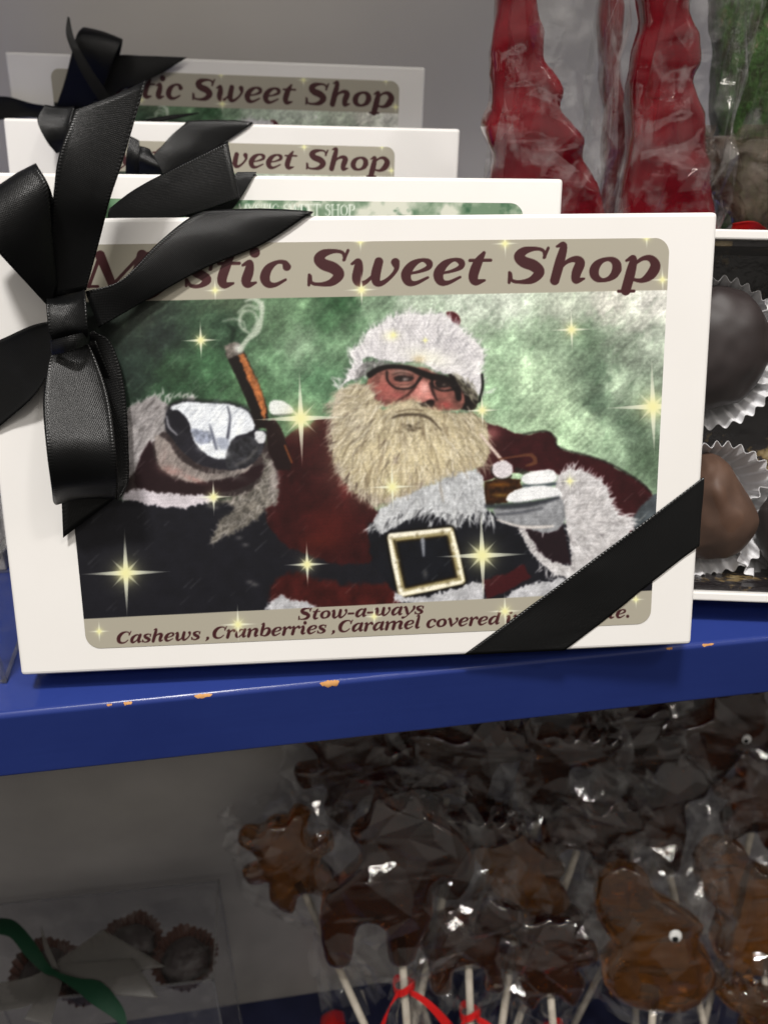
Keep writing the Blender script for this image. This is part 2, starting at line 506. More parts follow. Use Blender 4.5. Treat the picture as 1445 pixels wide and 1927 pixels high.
class Canvas:
    def __init__(s, X, Y):
        s.X, s.Y = X, Y
        s.h, s.w = X.shape
        s.img = np.zeros((s.h, s.w, 3))
        s.px = float(np.hypot(X[s.h // 2, s.w // 2 + 1] - X[s.h // 2, s.w // 2], Y[s.h // 2, s.w // 2 + 1] - Y[s.h // 2, s.w // 2]))
        s.n1 = fbm(X / 14, Y / 14, 3, 3) - 0.5
        s.n2 = fbm(X / 14, Y / 14, 9, 3) - 0.5
        s.n3 = fbm(X / 4, Y / 4, 31, 2) - 0.5
        s.n4 = fbm(X / 4, Y / 4, 47, 2) - 0.5

    def window(s, x0, x1, y0, y1):
        m = (s.X >= x0) & (s.X <= x1) & (s.Y >= y0) & (s.Y <= y1)
        r = np.where(m.any(1))[0]; c = np.where(m.any(0))[0]
        if len(r) == 0 or len(c) == 0: return None
        return slice(r[0], r[-1] + 1), slice(c[0], c[-1] + 1)

    def put(s, sl, a, col):
        a = np.clip(a, 0, 1)[..., None]
        s.img[sl] = s.img[sl] * (1 - a) + a * (np.asarray(col, float) / 255.0)

    def poly(s, pts, col, feather=2.0, wob=0.0, fine=0.0, alpha=1.0, smooth=0, var=0.0, vscale=1.0):
        P = np.asarray(pts, float)
        if smooth: P = catmull(P, smooth, True)
        pad = feather + wob + fine + 3
        sl = s.window(P[:, 0].min() - pad, P[:, 0].max() + pad, P[:, 1].min() - pad, P[:, 1].max() + pad)
        if sl is None: return
        X = s.X[sl] + wob * 2 * s.n1[sl] + fine * 2 * s.n3[sl]
        Y = s.Y[sl] + wob * 2 * s.n2[sl] + fine * 2 * s.n4[sl]
        ins = np.zeros(X.shape, bool); d2 = np.full(X.shape, 1e12)
        for k in range(len(P)):
            a, b = P[k], P[(k + 1) % len(P)]
            ex, ey = b - a
            t = np.clip(((X - a[0]) * ex + (Y - a[1]) * ey) / (ex * ex + ey * ey + 1e-9), 0, 1)
            d2 = np.minimum(d2, (X - a[0] - t * ex) ** 2 + (Y - a[1] - t * ey) ** 2)
            c = (a[1] > Y) != (b[1] > Y)
            if abs(ey) > 1e-9:
                ins ^= c & (X < a[0] + (Y - a[1]) / ey * ex)
        d = np.sqrt(d2) * np.where(ins, 1, -1)
        a_ = np.clip(0.5 + d / max(feather, s.px), 0, 1)
        a_ = a_ * a_ * (3 - 2 * a_) * alpha
        col = np.asarray(col, float)
        if var:
            v = fbm(s.X[sl] / (18 * vscale), s.Y[sl] / (18 * vscale), 77, 4) - 0.5
            col = np.clip(col[None, None, :] * (1 + var * 2 * v[..., None]), 0, 255)
        s.put(sl, a_, col)

    def stroke(s, pts, rad, col, alpha=1.0, soft=None, smooth=0):
        P = np.asarray(pts, float)
        R = np.broadcast_to(np.asarray(rad, float), (len(P),))
        if smooth:
            Q = catmull(np.column_stack([P, R]), smooth)
            P, R = Q[:, :2], Q[:, 2]
        soft = soft or s.px
        pad = R.max() + soft + 1
        sl = s.window(P[:, 0].min() - pad, P[:, 0].max() + pad, P[:, 1].min() - pad, P[:, 1].max() + pad)
        if sl is None: return
        X, Y = s.X[sl], s.Y[sl]
        best = np.full(X.shape, -1e9)
        for k in range(max(1, len(P) - 1)):
            a = P[k]; b = P[min(k + 1, len(P) - 1)]
            e = b - a
            t = np.clip(((X - a[0]) * e[0] + (Y - a[1]) * e[1]) / (e @ e + 1e-9), 0, 1)
            rr = R[k] * (1 - t) + R[min(k + 1, len(P) - 1)] * t
            best = np.maximum(best, rr - np.hypot(X - a[0] - t * e[0], Y - a[1] - t * e[1]))
        s.put(sl, np.clip(0.5 + best / soft, 0, 1) * alpha, col)

    def blob(s, x, y, rx, ry, col, alpha=1.0, rot=0.0):
        R = max(rx, ry) * 2.2
        sl = s.window(x - R, x + R, y - R, y + R)
        if sl is None: return
        dx, dy = s.X[sl] - x, s.Y[sl] - y
        c, q = math.cos(rot), math.sin(rot)
        g = ((dx * c + dy * q) / rx) ** 2 + ((-dx * q + dy * c) / ry) ** 2
        s.put(sl, np.exp(-g * 1.2) * alpha, col)

    def glint(s, x, y, r, rot=0.0, diag=True):
        sl = s.window(x - r * 1.3, x + r * 1.3, y - r * 1.3, y + r * 1.3)
        if sl is None: return
        dx, dy = s.X[sl] - x, s.Y[sl] - y
        c, q = math.cos(rot), math.sin(rot)
        U, V = dx * c + dy * q, -dx * q + dy * c
        def spike(a, b, ln, wd):
            w = wd * np.clip(1 - np.abs(a) / ln, 0, 1)
            return np.clip(0.5 + (w - np.abs(b)) / (s.px * 1.2), 0, 1) * (np.abs(a) < ln) * np.clip(1.15 - np.abs(a) / ln, 0, 1)
        a = np.maximum(spike(U, V, r, r * 0.05 + 0.8), spike(V, U, r, r * 0.05 + 0.8))
        if diag:
            D1, D2 = (U + V) * 0.7071, (U - V) * 0.7071
            a = np.maximum(a, 0.8 * np.maximum(spike(D1, D2, r * 0.45, r * 0.035 + 0.6), spike(D2, D1, r * 0.45, r * 0.035 + 0.6)))
        s.put(sl, a * 0.95, (236, 239, 222))
        g = np.exp(-(U * U + V * V) / (r * 0.17 + 1) ** 2)
        s.put(sl, g * 0.95, (242, 238, 172))
        s.put(sl, np.exp(-(U * U + V * V) / (r * 0.34 + 1) ** 2) * 0.35, (225, 225, 165))

    def hairs(s, pts, n, ln, rad, cols, ang, spread=0.35, alpha=0.6, smooth=6, edge=False, curve=0.0):
        """short pencil strokes scattered over an outline's inside (or along its edge)"""
        P = np.asarray(pts, float)
        if smooth: P = catmull(P, smooth, True)
        lo, hi = P.min(0), P.max(0)
        k = 0; tries = 0
        while k < n and tries < n * 12:
            tries += 1
            if edge:
                q = P[rng.integers(len(P))] + rng.normal(0, 3, 2)
            else:
                q = lo + (hi - lo) * rng.random(2)
                x1, y1 = P[:, 0], P[:, 1]; x2, y2 = np.roll(x1, -1), np.roll(y1, -1)
                cr = (y1 > q[1]) != (y2 > q[1])
                xi = x1 + (q[1] - y1) / np.where(np.abs(y2 - y1) < 1e-9, 1e-9, y2 - y1) * (x2 - x1)
                if (cr & (q[0] < xi)).sum() % 2 == 0: continue
            a = ang(q) if callable(ang) else ang
            a += rng.normal(0, spread)
            l = ln * rng.uniform(0.5, 1.3)
            d = np.array([math.cos(a), math.sin(a)])
            nrm = np.array([-d[1], d[0]]) * curve * l * rng.normal(0, 1)
            c = cols[rng.integers(len(cols))]
            s.stroke([q - d * l / 2, q + nrm, q + d * l / 2], [rad, rad, rad * 0.3], c, alpha * rng.uniform(0.5, 1.0), soft=s.px * 1.2)
            k += 1


# bold slanted serif letters as pen strokes: (advance, [(points, radii)...]); x-height 48, capitals 69
def _ell(cx_, cy_, rx, ry):
    P, R = [], []
    for k in range(13):
        a = 2 * math.pi * k / 12
        P.append((cx_ + rx * math.cos(a), cy_ + ry * math.sin(a)))
        R.append(2.7 + 3.9 * abs(math.cos(a - 0.15)) ** 1.5)
    return (P, R)


_stem = ([(2, 41), (11, 46), (13, 26), (12, 3)], [1.8, 4, 6.6, 6.4])
_arch = ([(14, 24), (24, 40), (36, 45), (45, 38), (43, 18), (45, 3), (57, 6)], [2, 2.8, 4.6, 6.6, 6.6, 5, 1.6])
_arch2 = ([(46, 24), (56, 40), (68, 45), (77, 38), (75, 18), (77, 3), (89, 6)], [2, 2.8, 4.6, 6.6, 6.6, 5, 1.6])
GL = {
    ' ': (26, []),
    'M': (103, [([(14, 2), (20, 66)], [2.4, 2.6]), ([(20, 64), (50, 5)], [6.8, 5.5]), ([(50, 4), (84, 66)], [2.2, 2.4]), ([(85, 64), (84, 4)], [7.2, 7.2]),
               ([(1, 2), (28, 2)], [2.1, 2.1]), ([(68, 2), (100, 2)], [2.1, 2.1]), ([(6, 67), (24, 67)], [2.1, 2.1]), ([(80, 67), (101, 67)], [2.1, 2.1])]),
    'y': (56, [([(1, 42), (9, 46), (16, 30), (25, 6)], [1.8, 4.5, 6.8, 6]), ([(50, 44), (50, 32), (38, 10), (20, -14), (6, -19)], [6, 4.4, 2.5, 2.2, 5.2])]),
    's': (45, [([(38, 34), (34, 44), (22, 47), (11, 39), (15, 29), (28, 21), (36, 12), (28, 1), (14, 1), (5, 12)], [2.2, 2.4, 2.8, 5.2, 6.4, 6.6, 6, 3, 2.6, 2.4]), ([(38, 45), (37, 33)], [2, 2]), ([(4, 14), (6, 1)], [2, 2])]),
    't': (38, [([(22, 60), (16, 40), (14, 14), (20, 2), (33, 5)], [2.4, 6.2, 6.6, 5, 1.8]), ([(3, 45), (35, 45)], [2.3, 2.3])]),
    'i': (33, [([(3, 41), (13, 46), (15, 28), (14, 10), (19, 2), (30, 6)], [1.8, 4.2, 6.6, 6.6, 4.6, 1.6]), ([(17, 66), (17, 66.5)], [7.2, 7.2])]),
    'c': (46, [([(39, 37), (34, 45), (22, 46), (11, 34), (9, 16), (16, 3), (28, 1), (42, 11)], [5.8, 3.6, 2.8, 5.6, 6.8, 5.2, 3, 1.8])]),
    'S': (66, [([(54, 50), (49, 63), (36, 67), (20, 63), (14, 52), (23, 41), (40, 33), (51, 20), (43, 5), (27, 1), (12, 4), (7, 18)],
               [2, 2.4, 2.8, 5.4, 7.2, 7.8, 8, 7.2, 5.2, 2.8, 2.4, 2.1]), ([(56, 68), (53, 49)], [2.1, 2.1]), ([(5, 20), (8, 0)], [2.1, 2.1])]),
    'w': (80, [([(1, 41), (10, 46), (13, 30), (14, 12), (20, 2), (29, 4), (40, 20)], [1.8, 4.2, 6.6, 6.6, 5, 3, 2]), ([(42, 45), (42, 20), (46, 4), (55, 2), (66, 14), (72, 30), (68, 43)], [6, 6.6, 5.5, 3.6, 2.6, 3.2, 6])]),
    'e': (50, [([(12, 20), (28, 24), (41, 32), (40, 42), (28, 47), (15, 38), (9, 20), (15, 4), (27, 1), (44, 12)], [1.9, 2.2, 3.6, 4.6, 2.6, 5.2, 6.9, 5.5, 3, 1.8])]),
    'h': (60, [([(3, 71), (13, 73), (13, 40), (12, 3)], [1.8, 4.6, 6.6, 6.4]), _arch]),
    'n': (60, [_stem, _arch]),
    'm': (92, [_stem, ([(14, 24), (24, 40), (36, 45), (45, 38), (44, 3)], [2, 2.8, 4.6, 6.6, 6.4]), _arch2]),
    'o': (54, [_ell(27, 23.5, 17.5, 21)]),
    'p': (59, [([(2, 41), (12, 46), (13, 20), (12, -19)], [1.8, 4.2, 6.6, 6.6]), ([(1, -20), (25, -20)], [2.1, 2.1]), ([(14, 32), (27, 45), (40, 44), (49, 30), (45, 12), (33, 1), (17, 4)], [2, 3, 5, 7, 6.6, 3.4, 2.2])]),
    'b': (57, [([(3, 71), (12, 73), (12, 40), (12, 8)], [1.8, 4.6, 6.6, 5]), ([(14, 32), (27, 45), (40, 44), (47, 30), (43, 12), (31, 1), (14, 5)], [2, 3, 5, 7, 6.6, 3.4, 2.4])]),
    'a': (57, [([(42, 37), (32, 46), (20, 42), (10, 26), (11, 8), (20, 2), (32, 12), (42, 34)], [2.2, 2.8, 4, 6.4, 6.2, 4, 2.2, 2.2]), ([(45, 45), (42, 20), (45, 3), (56, 6)], [5.5, 6.6, 5, 1.6])]),
    'd': (57, [([(42, 37), (32, 46), (20, 42), (10, 26), (11, 8), (20, 2), (32, 12), (42, 34)], [2.2, 2.8, 4, 6.4, 6.2, 4, 2.2, 2.2]), ([(36, 71), (46, 73), (43, 20), (45, 3), (56, 6)], [1.8, 5, 6.6, 5, 1.6])]),
    'l': (31, [([(3, 71), (13, 73), (13, 30), (13, 9), (18, 2), (28, 6)], [1.8, 4.6, 6.6, 6.6, 4.6, 1.6])]),
    'r': (43, [_stem, ([(14, 26), (24, 41), (33, 46), (37, 41)], [2, 3, 4.4, 6])]),
    'v': (52, [([(1, 41), (9, 46), (15, 28), (23, 4)], [1.8, 4.5, 6.8, 5]), ([(24, 4), (38, 18), (46, 32), (43, 43)], [3, 2.6, 3.2, 6])]),
    'C': (67, [([(59, 50), (52, 63), (38, 67), (21, 59), (11, 38), (15, 14), (30, 2), (46, 4), (58, 17)], [2.1, 2.4, 2.8, 5.6, 7.8, 7.2, 4, 2.6, 1.9]), ([(62, 68), (58, 47)], [2.1, 2.1])]),
    '-': (35, [([(4, 22), (27, 22)], [4.2, 4.2])]),
    ',': (27, [([(11, 5), (12, 0), (5, -11)], [6, 4.4, 1.4])]),
    '.': (26, [([(11, 5), (11, 5.5)], [6.4, 6.4])]),
    # thin upright capitals
    '^M': (60, [([(8, 0), (8, 68)], [2, 2]), ([(8, 68), (29, 4)], [4, 4]), ([(29, 4), (50, 68)], [2, 2]), ([(50, 68), (50, 0)], [4.2, 4.2]), ([(1, 1), (15, 1)], [1.5, 1.5]), ([(42, 1), (58, 1)], [1.5, 1.5])]),
    '^Y': (46, [([(4, 68), (23, 32)], [4, 4]), ([(42, 68), (23, 32)], [2, 2]), ([(23, 32), (23, 0)], [4, 4]), ([(0, 67), (14, 67)], [1.5, 1.5]), ([(34, 67), (46, 67)], [1.5, 1.5])]),
    '^S': (38, [([(32, 54), (26, 66), (16, 68), (7, 60), (9, 46), (22, 36), (32, 24), (30, 8), (18, 0), (6, 8), (5, 18)], [2, 2.2, 2.4, 3.6, 4.2, 4.4, 4.2, 3.4, 2.4, 2, 2])]),
    '^T': (44, [([(22, 68), (22, 0)], [4.2, 4.2]), ([(3, 67), (41, 67)], [2, 2]), ([(3, 67), (3, 55)], [1.6, 1.6]), ([(41, 67), (41, 55)], [1.6, 1.6]), ([(14, 1), (30, 1)], [1.5, 1.5])]),
    '^I': (22, [([(11, 67), (11, 1)], [4.2, 4.2]), ([(4, 67), (18, 67)], [1.5, 1.5]), ([(4, 1), (18, 1)], [1.5, 1.5])]),
    '^C': (46, [([(40, 54), (32, 66), (20, 67), (8, 50), (7, 22), (18, 2), (32, 2), (41, 14)], [2, 2.2, 2.4, 4, 4.4, 3, 2.2, 1.8])]),
    '^W': (66, [([(4, 68), (20, 3)], [4, 4]), ([(20, 3), (33, 64)], [2, 2]), ([(33, 66), (48, 3)], [4, 4]), ([(48, 3), (62, 68)], [2, 2])]),
    '^E': (42, [([(9, 67), (9, 1)], [4.2, 4.2]), ([(3, 67), (37, 67)], [1.8, 1.8]), ([(37, 67), (37, 56)], [1.5, 1.5]), ([(9, 35), (29, 35)], [1.8, 1.8]), ([(3, 1), (38, 1)], [1.8, 1.8]), ([(38, 1), (39, 13)], [1.5, 1.5])]),
    '^H': (56, [([(10, 67), (10, 1)], [4.2, 4.2]), ([(46, 67), (46, 1)], [4.2, 4.2]), ([(10, 35), (46, 35)], [1.8, 1.8]), ([(3, 67), (17, 67)], [1.5, 1.5]), ([(39, 67), (53, 67)], [1.5, 1.5])]),
    '^O': (52, [([(26, 67), (9, 52), (7, 34), (10, 14), (26, 1), (42, 14), (45, 34), (43, 52), (26, 67)], [2, 3.6, 4.2, 3.6, 2, 3.6, 4.2, 3.6, 2])]),
    '^P': (42, [([(9, 67), (9, 1)], [4.2, 4.2]), ([(3, 67), (22, 67), (36, 60), (36, 42), (22, 33), (10, 33)], [1.8, 2, 3.6, 3.6, 2, 1.8]), ([(3, 1), (17, 1)], [1.5, 1.5])]),
}


def text(cv, string, p0, p1, height, col, slant=0.17, upper=False, weight=1.0, vdir=None, alpha=1.0):
    """set a line of letters from p0 to p1 (ends of its baseline, canvas coordinates); height = capital height"""
    keys = [('^' + c if (upper and c != ' ') else c) for c in string]
    total = sum(GL[k][0] for k in keys)
    p0, p1 = np.asarray(p0, float), np.asarray(p1, float)
    ex = (p1 - p0) / total
    ey = np.asarray(vdir, float) * height / 69.0
    sc = (np.linalg.norm(ex) + np.linalg.norm(ey)) / 2
    x = 0
    for k in keys:
        adv, strokes = GL[k]
        for P, R in strokes:
            Q = np.array([p0 + ex * (x + a + slant * b) + ey * b for a, b in P])
            cv.stroke(Q, np.asarray(R) * sc * weight, col, alpha, smooth=5 if len(P) > 2 else 0)
        x += adv


def paint_label(cv):
    X, Y = cv.X, cv.Y
    bgs = [(100, 580, (24, 31, 28)), (180, 600, (28, 36, 32)), (260, 580, (38, 48, 38)), (300, 640, (34, 47, 41)), (330, 700, (44, 78, 48)), (430, 560, (78, 104, 72)), (420, 620, (38, 66, 44)),
           (400, 690, (52, 98, 58)), (520, 590, (82, 118, 80)), (560, 650, (112, 146, 110)), (560, 570, (88, 128, 86)), (620, 600, (62, 108, 66)), (640, 570, (42, 88, 48)),
           (600, 720, (72, 118, 78)), (700, 570, (112, 146, 110)), (780, 565, (155, 174, 150)), (880, 565, (175, 190, 170)), (960, 570, (170, 182, 164)), (1060, 575, (152, 162, 142)),
           (1150, 570, (170, 170, 156)), (1230, 570, (168, 168, 158)), (950, 650, (130, 165, 125)), (930, 740, (125, 165, 120)), (1000, 700, (152, 187, 142)), (1050, 760, (148, 182, 137)),
           (1030, 640, (118, 148, 113)), (1100, 640, (88, 118, 86)), (1130, 700, (76, 105, 77)), (1180, 650, (115, 135, 110)), (1230, 640, (130, 145, 125)), (1120, 760, (66, 92, 68)),
           (1160, 720, (124, 148, 118)), (1190, 800, (74, 104, 76)), (1150, 830, (115, 150, 110)), (1100, 800, (140, 175, 130)), (1220, 860, (72, 102, 70)), (1235, 780, (105, 132, 106)),
           (1050, 820, (142, 182, 132)), (330, 740, (38, 72, 44)), (470, 730, (68, 114, 70)), (250, 700, (30, 47, 38)), (500, 680, (84, 128, 86)), (660, 640, (92, 130, 92)), (1205, 600, (150, 155, 140))]
    num = np.zeros(cv.img.shape); den = np.zeros(X.shape)
    wx, wy = X + 34 * cv.n1, Y + 34 * cv.n2
    for (x, y, c) in bgs:
        w = 1.0 / (((wx - x) ** 2 + (wy - y) ** 2) + 160.0) ** 1.6
        num += w[..., None] * (np.array(c) / 255.0); den += w
    cv.img = num / den[..., None]
    ca, sa = math.cos(0.75), math.sin(0.75)
    st = fbm((X * ca - Y * sa) / 34, (X * sa + Y * ca) / 5, 55, 4) - 0.5
    mo = fbm(X / 26, Y / 26, 66, 5) - 0.5
    g_ = cv.img.mean(2, keepdims=True)
    pale = np.clip((X - 850) / 350, 0, 1)[..., None]
    cv.img = (cv.img * (0.64 - 0.10 * pale) + g_ * (0.36 + 0.10 * pale)) * (1.08 + 0.12 * pale) + 0.012
    cv.img *= (1 + 0.30 * st + 0.46 * mo + 0.25 * cv.n3)[..., None]
    cv.img += np.clip(mo - 0.12, 0, 1)[..., None] * np.array([0.35, 0.4, 0.33])
    cv.img = np.clip(cv.img, 0, 1)
    for k in range(900):          # loose brush dabs over the background
        q = np.array([rng.uniform(240, 1245), rng.uniform(560, 900)])
        a = rng.normal(-0.9, 0.5); l = rng.uniform(8, 26)
        d = np.array([math.cos(a), math.sin(a)]) * l
        c = (150, 185, 145) if rng.random() < 0.5 else (28, 62, 34)
        cv.stroke([q, q + d], [1.6, 0.6], c, rng.uniform(0.05, 0.18), soft=3.5)
    # dark mass lower left, coat
    navy = (30, 30, 36)
    cv.poly([(90, 925), (240, 940), (330, 930), (430, 940), (520, 905), (560, 880), (700, 960), (1000, 980), (1245, 1000), (1245, 1190), (90, 1190)], navy, 6, 6, 2, var=0.12)
    mar = (54, 23, 24)
    coatL = [(500, 860), (528, 835), (548, 812), (580, 800), (600, 786), (640, 800), (668, 900), (710, 965), (735, 1010), (720, 1050), (640, 1060), (560, 1035), (520, 1010), (500, 970)]
    cv.poly(coatL, mar, 6, 5, 2, smooth=5, var=0.25)
    cv.blob(620, 990, 55, 45, (92, 36, 30), 0.55); cv.blob(600, 1020, 40, 18, (96, 40, 28), 0.4); cv.blob(650, 905, 12, 30, (120, 35, 40), 0.7)
    cv.poly([(520, 1090), (560, 1078), (640, 1098), (745, 1100), (750, 1135), (640, 1150), (520, 1140)], (66, 27, 25), 14, 8, 2, smooth=4, var=0.3)
    cv.poly([(905, 1085), (985, 1062), (1000, 1085), (960, 1110), (915, 1128)], (64, 26, 30), 4, 3, 1)
    coatR = [(900, 805), (930, 800), (985, 818), (1025, 812), (1042, 822), (1052, 842), (1085, 855), (1130, 865), (1160, 882), (1195, 900), (1222, 925), (1240, 950), (1245, 1010), (1180, 1010), (1100, 930), (1040, 890), (960, 890), (900, 900)]
    cv.poly(coatR, (56, 25, 28), 3, 2, 1.5, smooth=4, var=0.2)
    cv.stroke([(985, 817), (1025, 811), (1045, 824), (1053, 843), (1130, 865), (1195, 900), (1224, 926)], 2.2, (28, 22, 22), 0.7, soft=3, smooth=4)
    cv.blob(925, 815, 16, 14, (150, 95, 95), 0.7)
    cv.poly([(1190, 985), (1205, 955), (1240, 932), (1248, 1040), (1200, 1030)], (72, 78, 82), 5, 4, 2, smooth=4, var=0.4)
    # dark band around body between the sleeves
    cv.poly([(690, 985), (915, 960), (960, 985), (985, 1010), (1005, 1050), (950, 1080), (905, 1090), (870, 1100), (740, 1110), (700, 1060)], (26, 27, 33), 6, 4, 2, var=0.2)
    # hat: thick white fur, scrap of red cloth at its back
    W_ = lambda *q: [(600 + x / 3.6125, 550 + y / 3.6125) for x, y in q]
    hat = W_((150, 640), (190, 560), (235, 470), (215, 405), (295, 335), (340, 262), (440, 205), (500, 165), (600, 142), (720, 150), (820, 142), (885, 175), (950, 232), (1040, 312), (1112, 390), (1108, 470), (1090, 510), (1112, 570), (1100, 690),
             (1060, 690), (985, 605), (900, 560), (800, 530), (720, 492), (640, 462), (560, 476), (430, 462), (330, 430), (300, 470), (330, 520), (250, 580), (190, 610))
    cv.poly(hat, (20, 30, 24), 16, 5, 3, alpha=0.85, smooth=3)
    cv.poly(W_((865, 140), (900, 128), (945, 150), (962, 205), (935, 232), (890, 200)), (74, 24, 30), 2, 1, 1, smooth=4)
    cv.poly(hat, (206, 204, 206), 3, 3, 3, smooth=3, var=0.14)
    fan = lambda q: math.atan2(q[1] - 800, q[0] - 740)
    cv.hairs(hat, 480, 24, 1.1, [(240, 240, 241), (168, 166, 171), (226, 224, 227), (132, 130, 136)], fan, 0.3, 0.5)
    cv.hairs(hat[:19], 240, 14, 1.3, [(228, 228, 228), (238, 238, 238), (200, 198, 200)], fan, 0.4, 0.75, edge=True)
    cv.poly(W_((300, 470), (430, 465), (520, 490), (420, 540), (330, 560), (230, 600), (280, 540)), (112, 110, 110), 6, 4, 3, alpha=0.75)
    cv.hairs(W_((230, 560), (330, 470), (430, 470), (400, 530), (300, 570)), 70, 12, 1.1, [(70, 68, 68), (176, 174, 174)], 2.3, 0.4, 0.6)
    for P_ in ((805, 672, 46, 16, (226, 226, 212), 0.75, 0.25), (788, 676, 12, 8, (186, 164, 116), 0.55, 0.0), (735, 632, 16, 10, (236, 234, 190), 0.5, 0.0)): cv.blob(*P_)
    for k in range(14):      # long pencil lines across the fur
        q = np.array(W_((560 + k * 34, 210 + k * 9))[0]); cv.stroke([q, q + np.array([26, 34])], 0.9, (126, 124, 130), 0.4)
    # hair and shade at the right of the face
    cv.poly(W_((880, 560), (985, 600), (1075, 690), (1085, 745), (1050, 800), (960, 790), (930, 700)), (30, 25, 24), 5, 4, 3, smooth=3)
    cv.hairs(W_((930, 560), (1040, 620), (1085, 720), (1040, 740), (960, 640)), 80, 16, 1.0, [(120, 116, 98), (86, 82, 68), (168, 164, 148)], 0.9, 0.3, 0.6)
    cv.stroke(W_((1108, 560), (1112, 640), (1090, 740)), 2.6, (18, 17, 17), 0.9, smooth=3)
    face = W_((355, 560), (470, 500), (600, 500), (720, 520), (860, 575), (950, 640), (985, 760), (900, 800), (760, 795), (640, 735), (520, 765), (420, 770), (320, 690))
    cv.poly(face, (128, 86, 78), 5, 3, 2, smooth=4, var=0.35, vscale=0.5)
    for x, y, rx, ry, c, al in ((450, 650, 80, 55, (170, 98, 92), 0.85), (530, 700, 60, 26, (158, 86, 84), 0.7), (420, 720, 50, 26, (140, 74, 76), 0.6), (560, 545, 70, 26, (150, 128, 120), 0.75), (590, 640, 70, 20, (172, 134, 122), 0.6),
                                (850, 690, 60, 34, (150, 92, 84), 0.7), (860, 765, 50, 26, (160, 74, 72), 0.75), (830, 625, 50, 22, (110, 82, 76), 0.6), (940, 720, 30, 50, (60, 40, 38), 0.7)):
        q = W_((x, y))[0]; cv.blob(q[0], q[1], rx / 3.6, ry / 3.6, c, al)
    cv.poly(W_((700, 590), (655, 650), (620, 700), (650, 735), (720, 745), (775, 735), (785, 690), (750, 640)), (182, 122, 114), 4, 2, 1, smooth=3, var=0.25, vscale=0.4)
    q = W_((718, 650))[0]; cv.blob(q[0], q[1], 9, 11, (222, 172, 164), 0.9); q = W_((700, 705))[0]; cv.blob(q[0], q[1], 12, 5, (200, 140, 132), 0.6)
    cv.poly(W_((640, 738), (690, 748), (760, 730), (785, 745), (770, 775), (700, 775)), (32, 22, 22), 4, 2, 1, smooth=3)
    cv.stroke(W_((655, 640), (610, 690), (520, 750), (480, 800)), [2.4, 2.6, 2.4, 1.6], (58, 34, 32), 0.8, soft=3, smooth=3)
    cv.stroke(W_((760, 620), (775, 680), (800, 730)), [3.4, 3.2, 2], (38, 26, 26), 0.85, soft=3, smooth=3)
    # heavy dark glasses and the brow's shade
    dk = (24, 20, 20)
    cv.stroke(W_((345, 560), (400, 525), (480, 505), (600, 512), (690, 545), (760, 570), (860, 590), (935, 650), (950, 720)), [6, 5.4, 4.4, 4.4, 6, 6.4, 6.6, 7, 5], dk, 0.95, soft=3, smooth=4)
    cv.stroke(W_((462, 540), (468, 600), (520, 648), (600, 655), (652, 630), (690, 580)), [2.4, 2.2, 2, 2, 2.4, 3.4], dk, 0.85, soft=2.4, smooth=4)
    cv.stroke(W_((765, 575), (780, 640), (840, 668), (905, 660), (935, 650)), [3, 2.2, 2, 2.2, 3], dk, 0.85, soft=2.4, smooth=4)
    cv.poly(W_((510, 578), (560, 560), (630, 570), (645, 590), (590, 604), (530, 602)), (46, 34, 33), 3, 2, 1, smooth=3)
    q = W_((585, 590))[0]; cv.blob(q[0], q[1], 7, 3, (166, 156, 152), 0.8); q = W_((560, 586))[0]; cv.blob(q[0], q[1], 3, 3, (26, 22, 22), 0.9)
    cv.stroke(W_((500, 560), (560, 545), (640, 562)), 1.3, (66, 46, 42), 0.75, smooth=3); cv.stroke(W_((505, 620), (570, 630), (640, 615)), 1.3, (98, 66, 60), 0.7, smooth=3, soft=2.4)
    cv.poly(W_((790, 600), (850, 600), (900, 635), (860, 650), (800, 640)), (36, 28, 27), 4, 2, 1, smooth=3); q = W_((850, 628))[0]; cv.blob(q[0], q[1], 4, 2.4, (118, 106, 100), 0.7)
    el = lambda cx_, cy_, rx, ry: [(cx_ + rx * math.cos(2 * math.pi * k / 20), cy_ + ry * math.sin(2 * math.pi * k / 20)) for k in range(21)]
    # beard
    beard = [(636, 742), (655, 728), (690, 728), (712, 762), (735, 770), (768, 754), (800, 768), (835, 774), (880, 778), (905, 786), (918, 810), (922, 842), (912, 870), (880, 888), (835, 900), (790, 918), (750, 938), (712, 948), (690, 938), (660, 918), (640, 890), (624, 852), (622, 800), (628, 765)]
    cv.poly(beard, (60, 48, 42), 8, 6, 5, smooth=4, alpha=0.75)
    cv.poly(beard, (160, 150, 126), 5, 5, 4, smooth=4, var=0.2, vscale=0.7)
    cv.blob(740, 870, 95, 62, (210, 199, 164), 0.8); cv.blob(665, 790, 34, 46, (172, 166, 150), 0.6); cv.blob(830, 850, 70, 42, (206, 194, 158), 0.7)
    fb = lambda q: math.atan2(q[1] - 690, (q[0] - 775) * 0.8)
    cv.hairs(beard, 1500, 24, 0.95, [(228, 221, 200), (212, 202, 170), (142, 130, 108), (92, 82, 70), (238, 232, 214), (192, 180, 148)], fb, 0.35, 0.46, curve=0.12)
    cv.hairs(beard, 160, 40, 1.3, [(236, 230, 212), (84, 74, 62), (222, 212, 184)], fb, 0.25, 0.5, curve=0.1)
    cv.hairs(beard[15:24], 260, 20, 1.0, [(196, 188, 172), (150, 140, 126), (60, 45, 42), (172, 160, 148)], fb, 0.45, 0.7, edge=True)
    cv.hairs(beard[:4] + beard[12:26] + beard[:1], 240, 26, 1.0, [(206, 200, 184), (182, 172, 152), (160, 150, 134)], fb, 0.35, 0.55, edge=True)
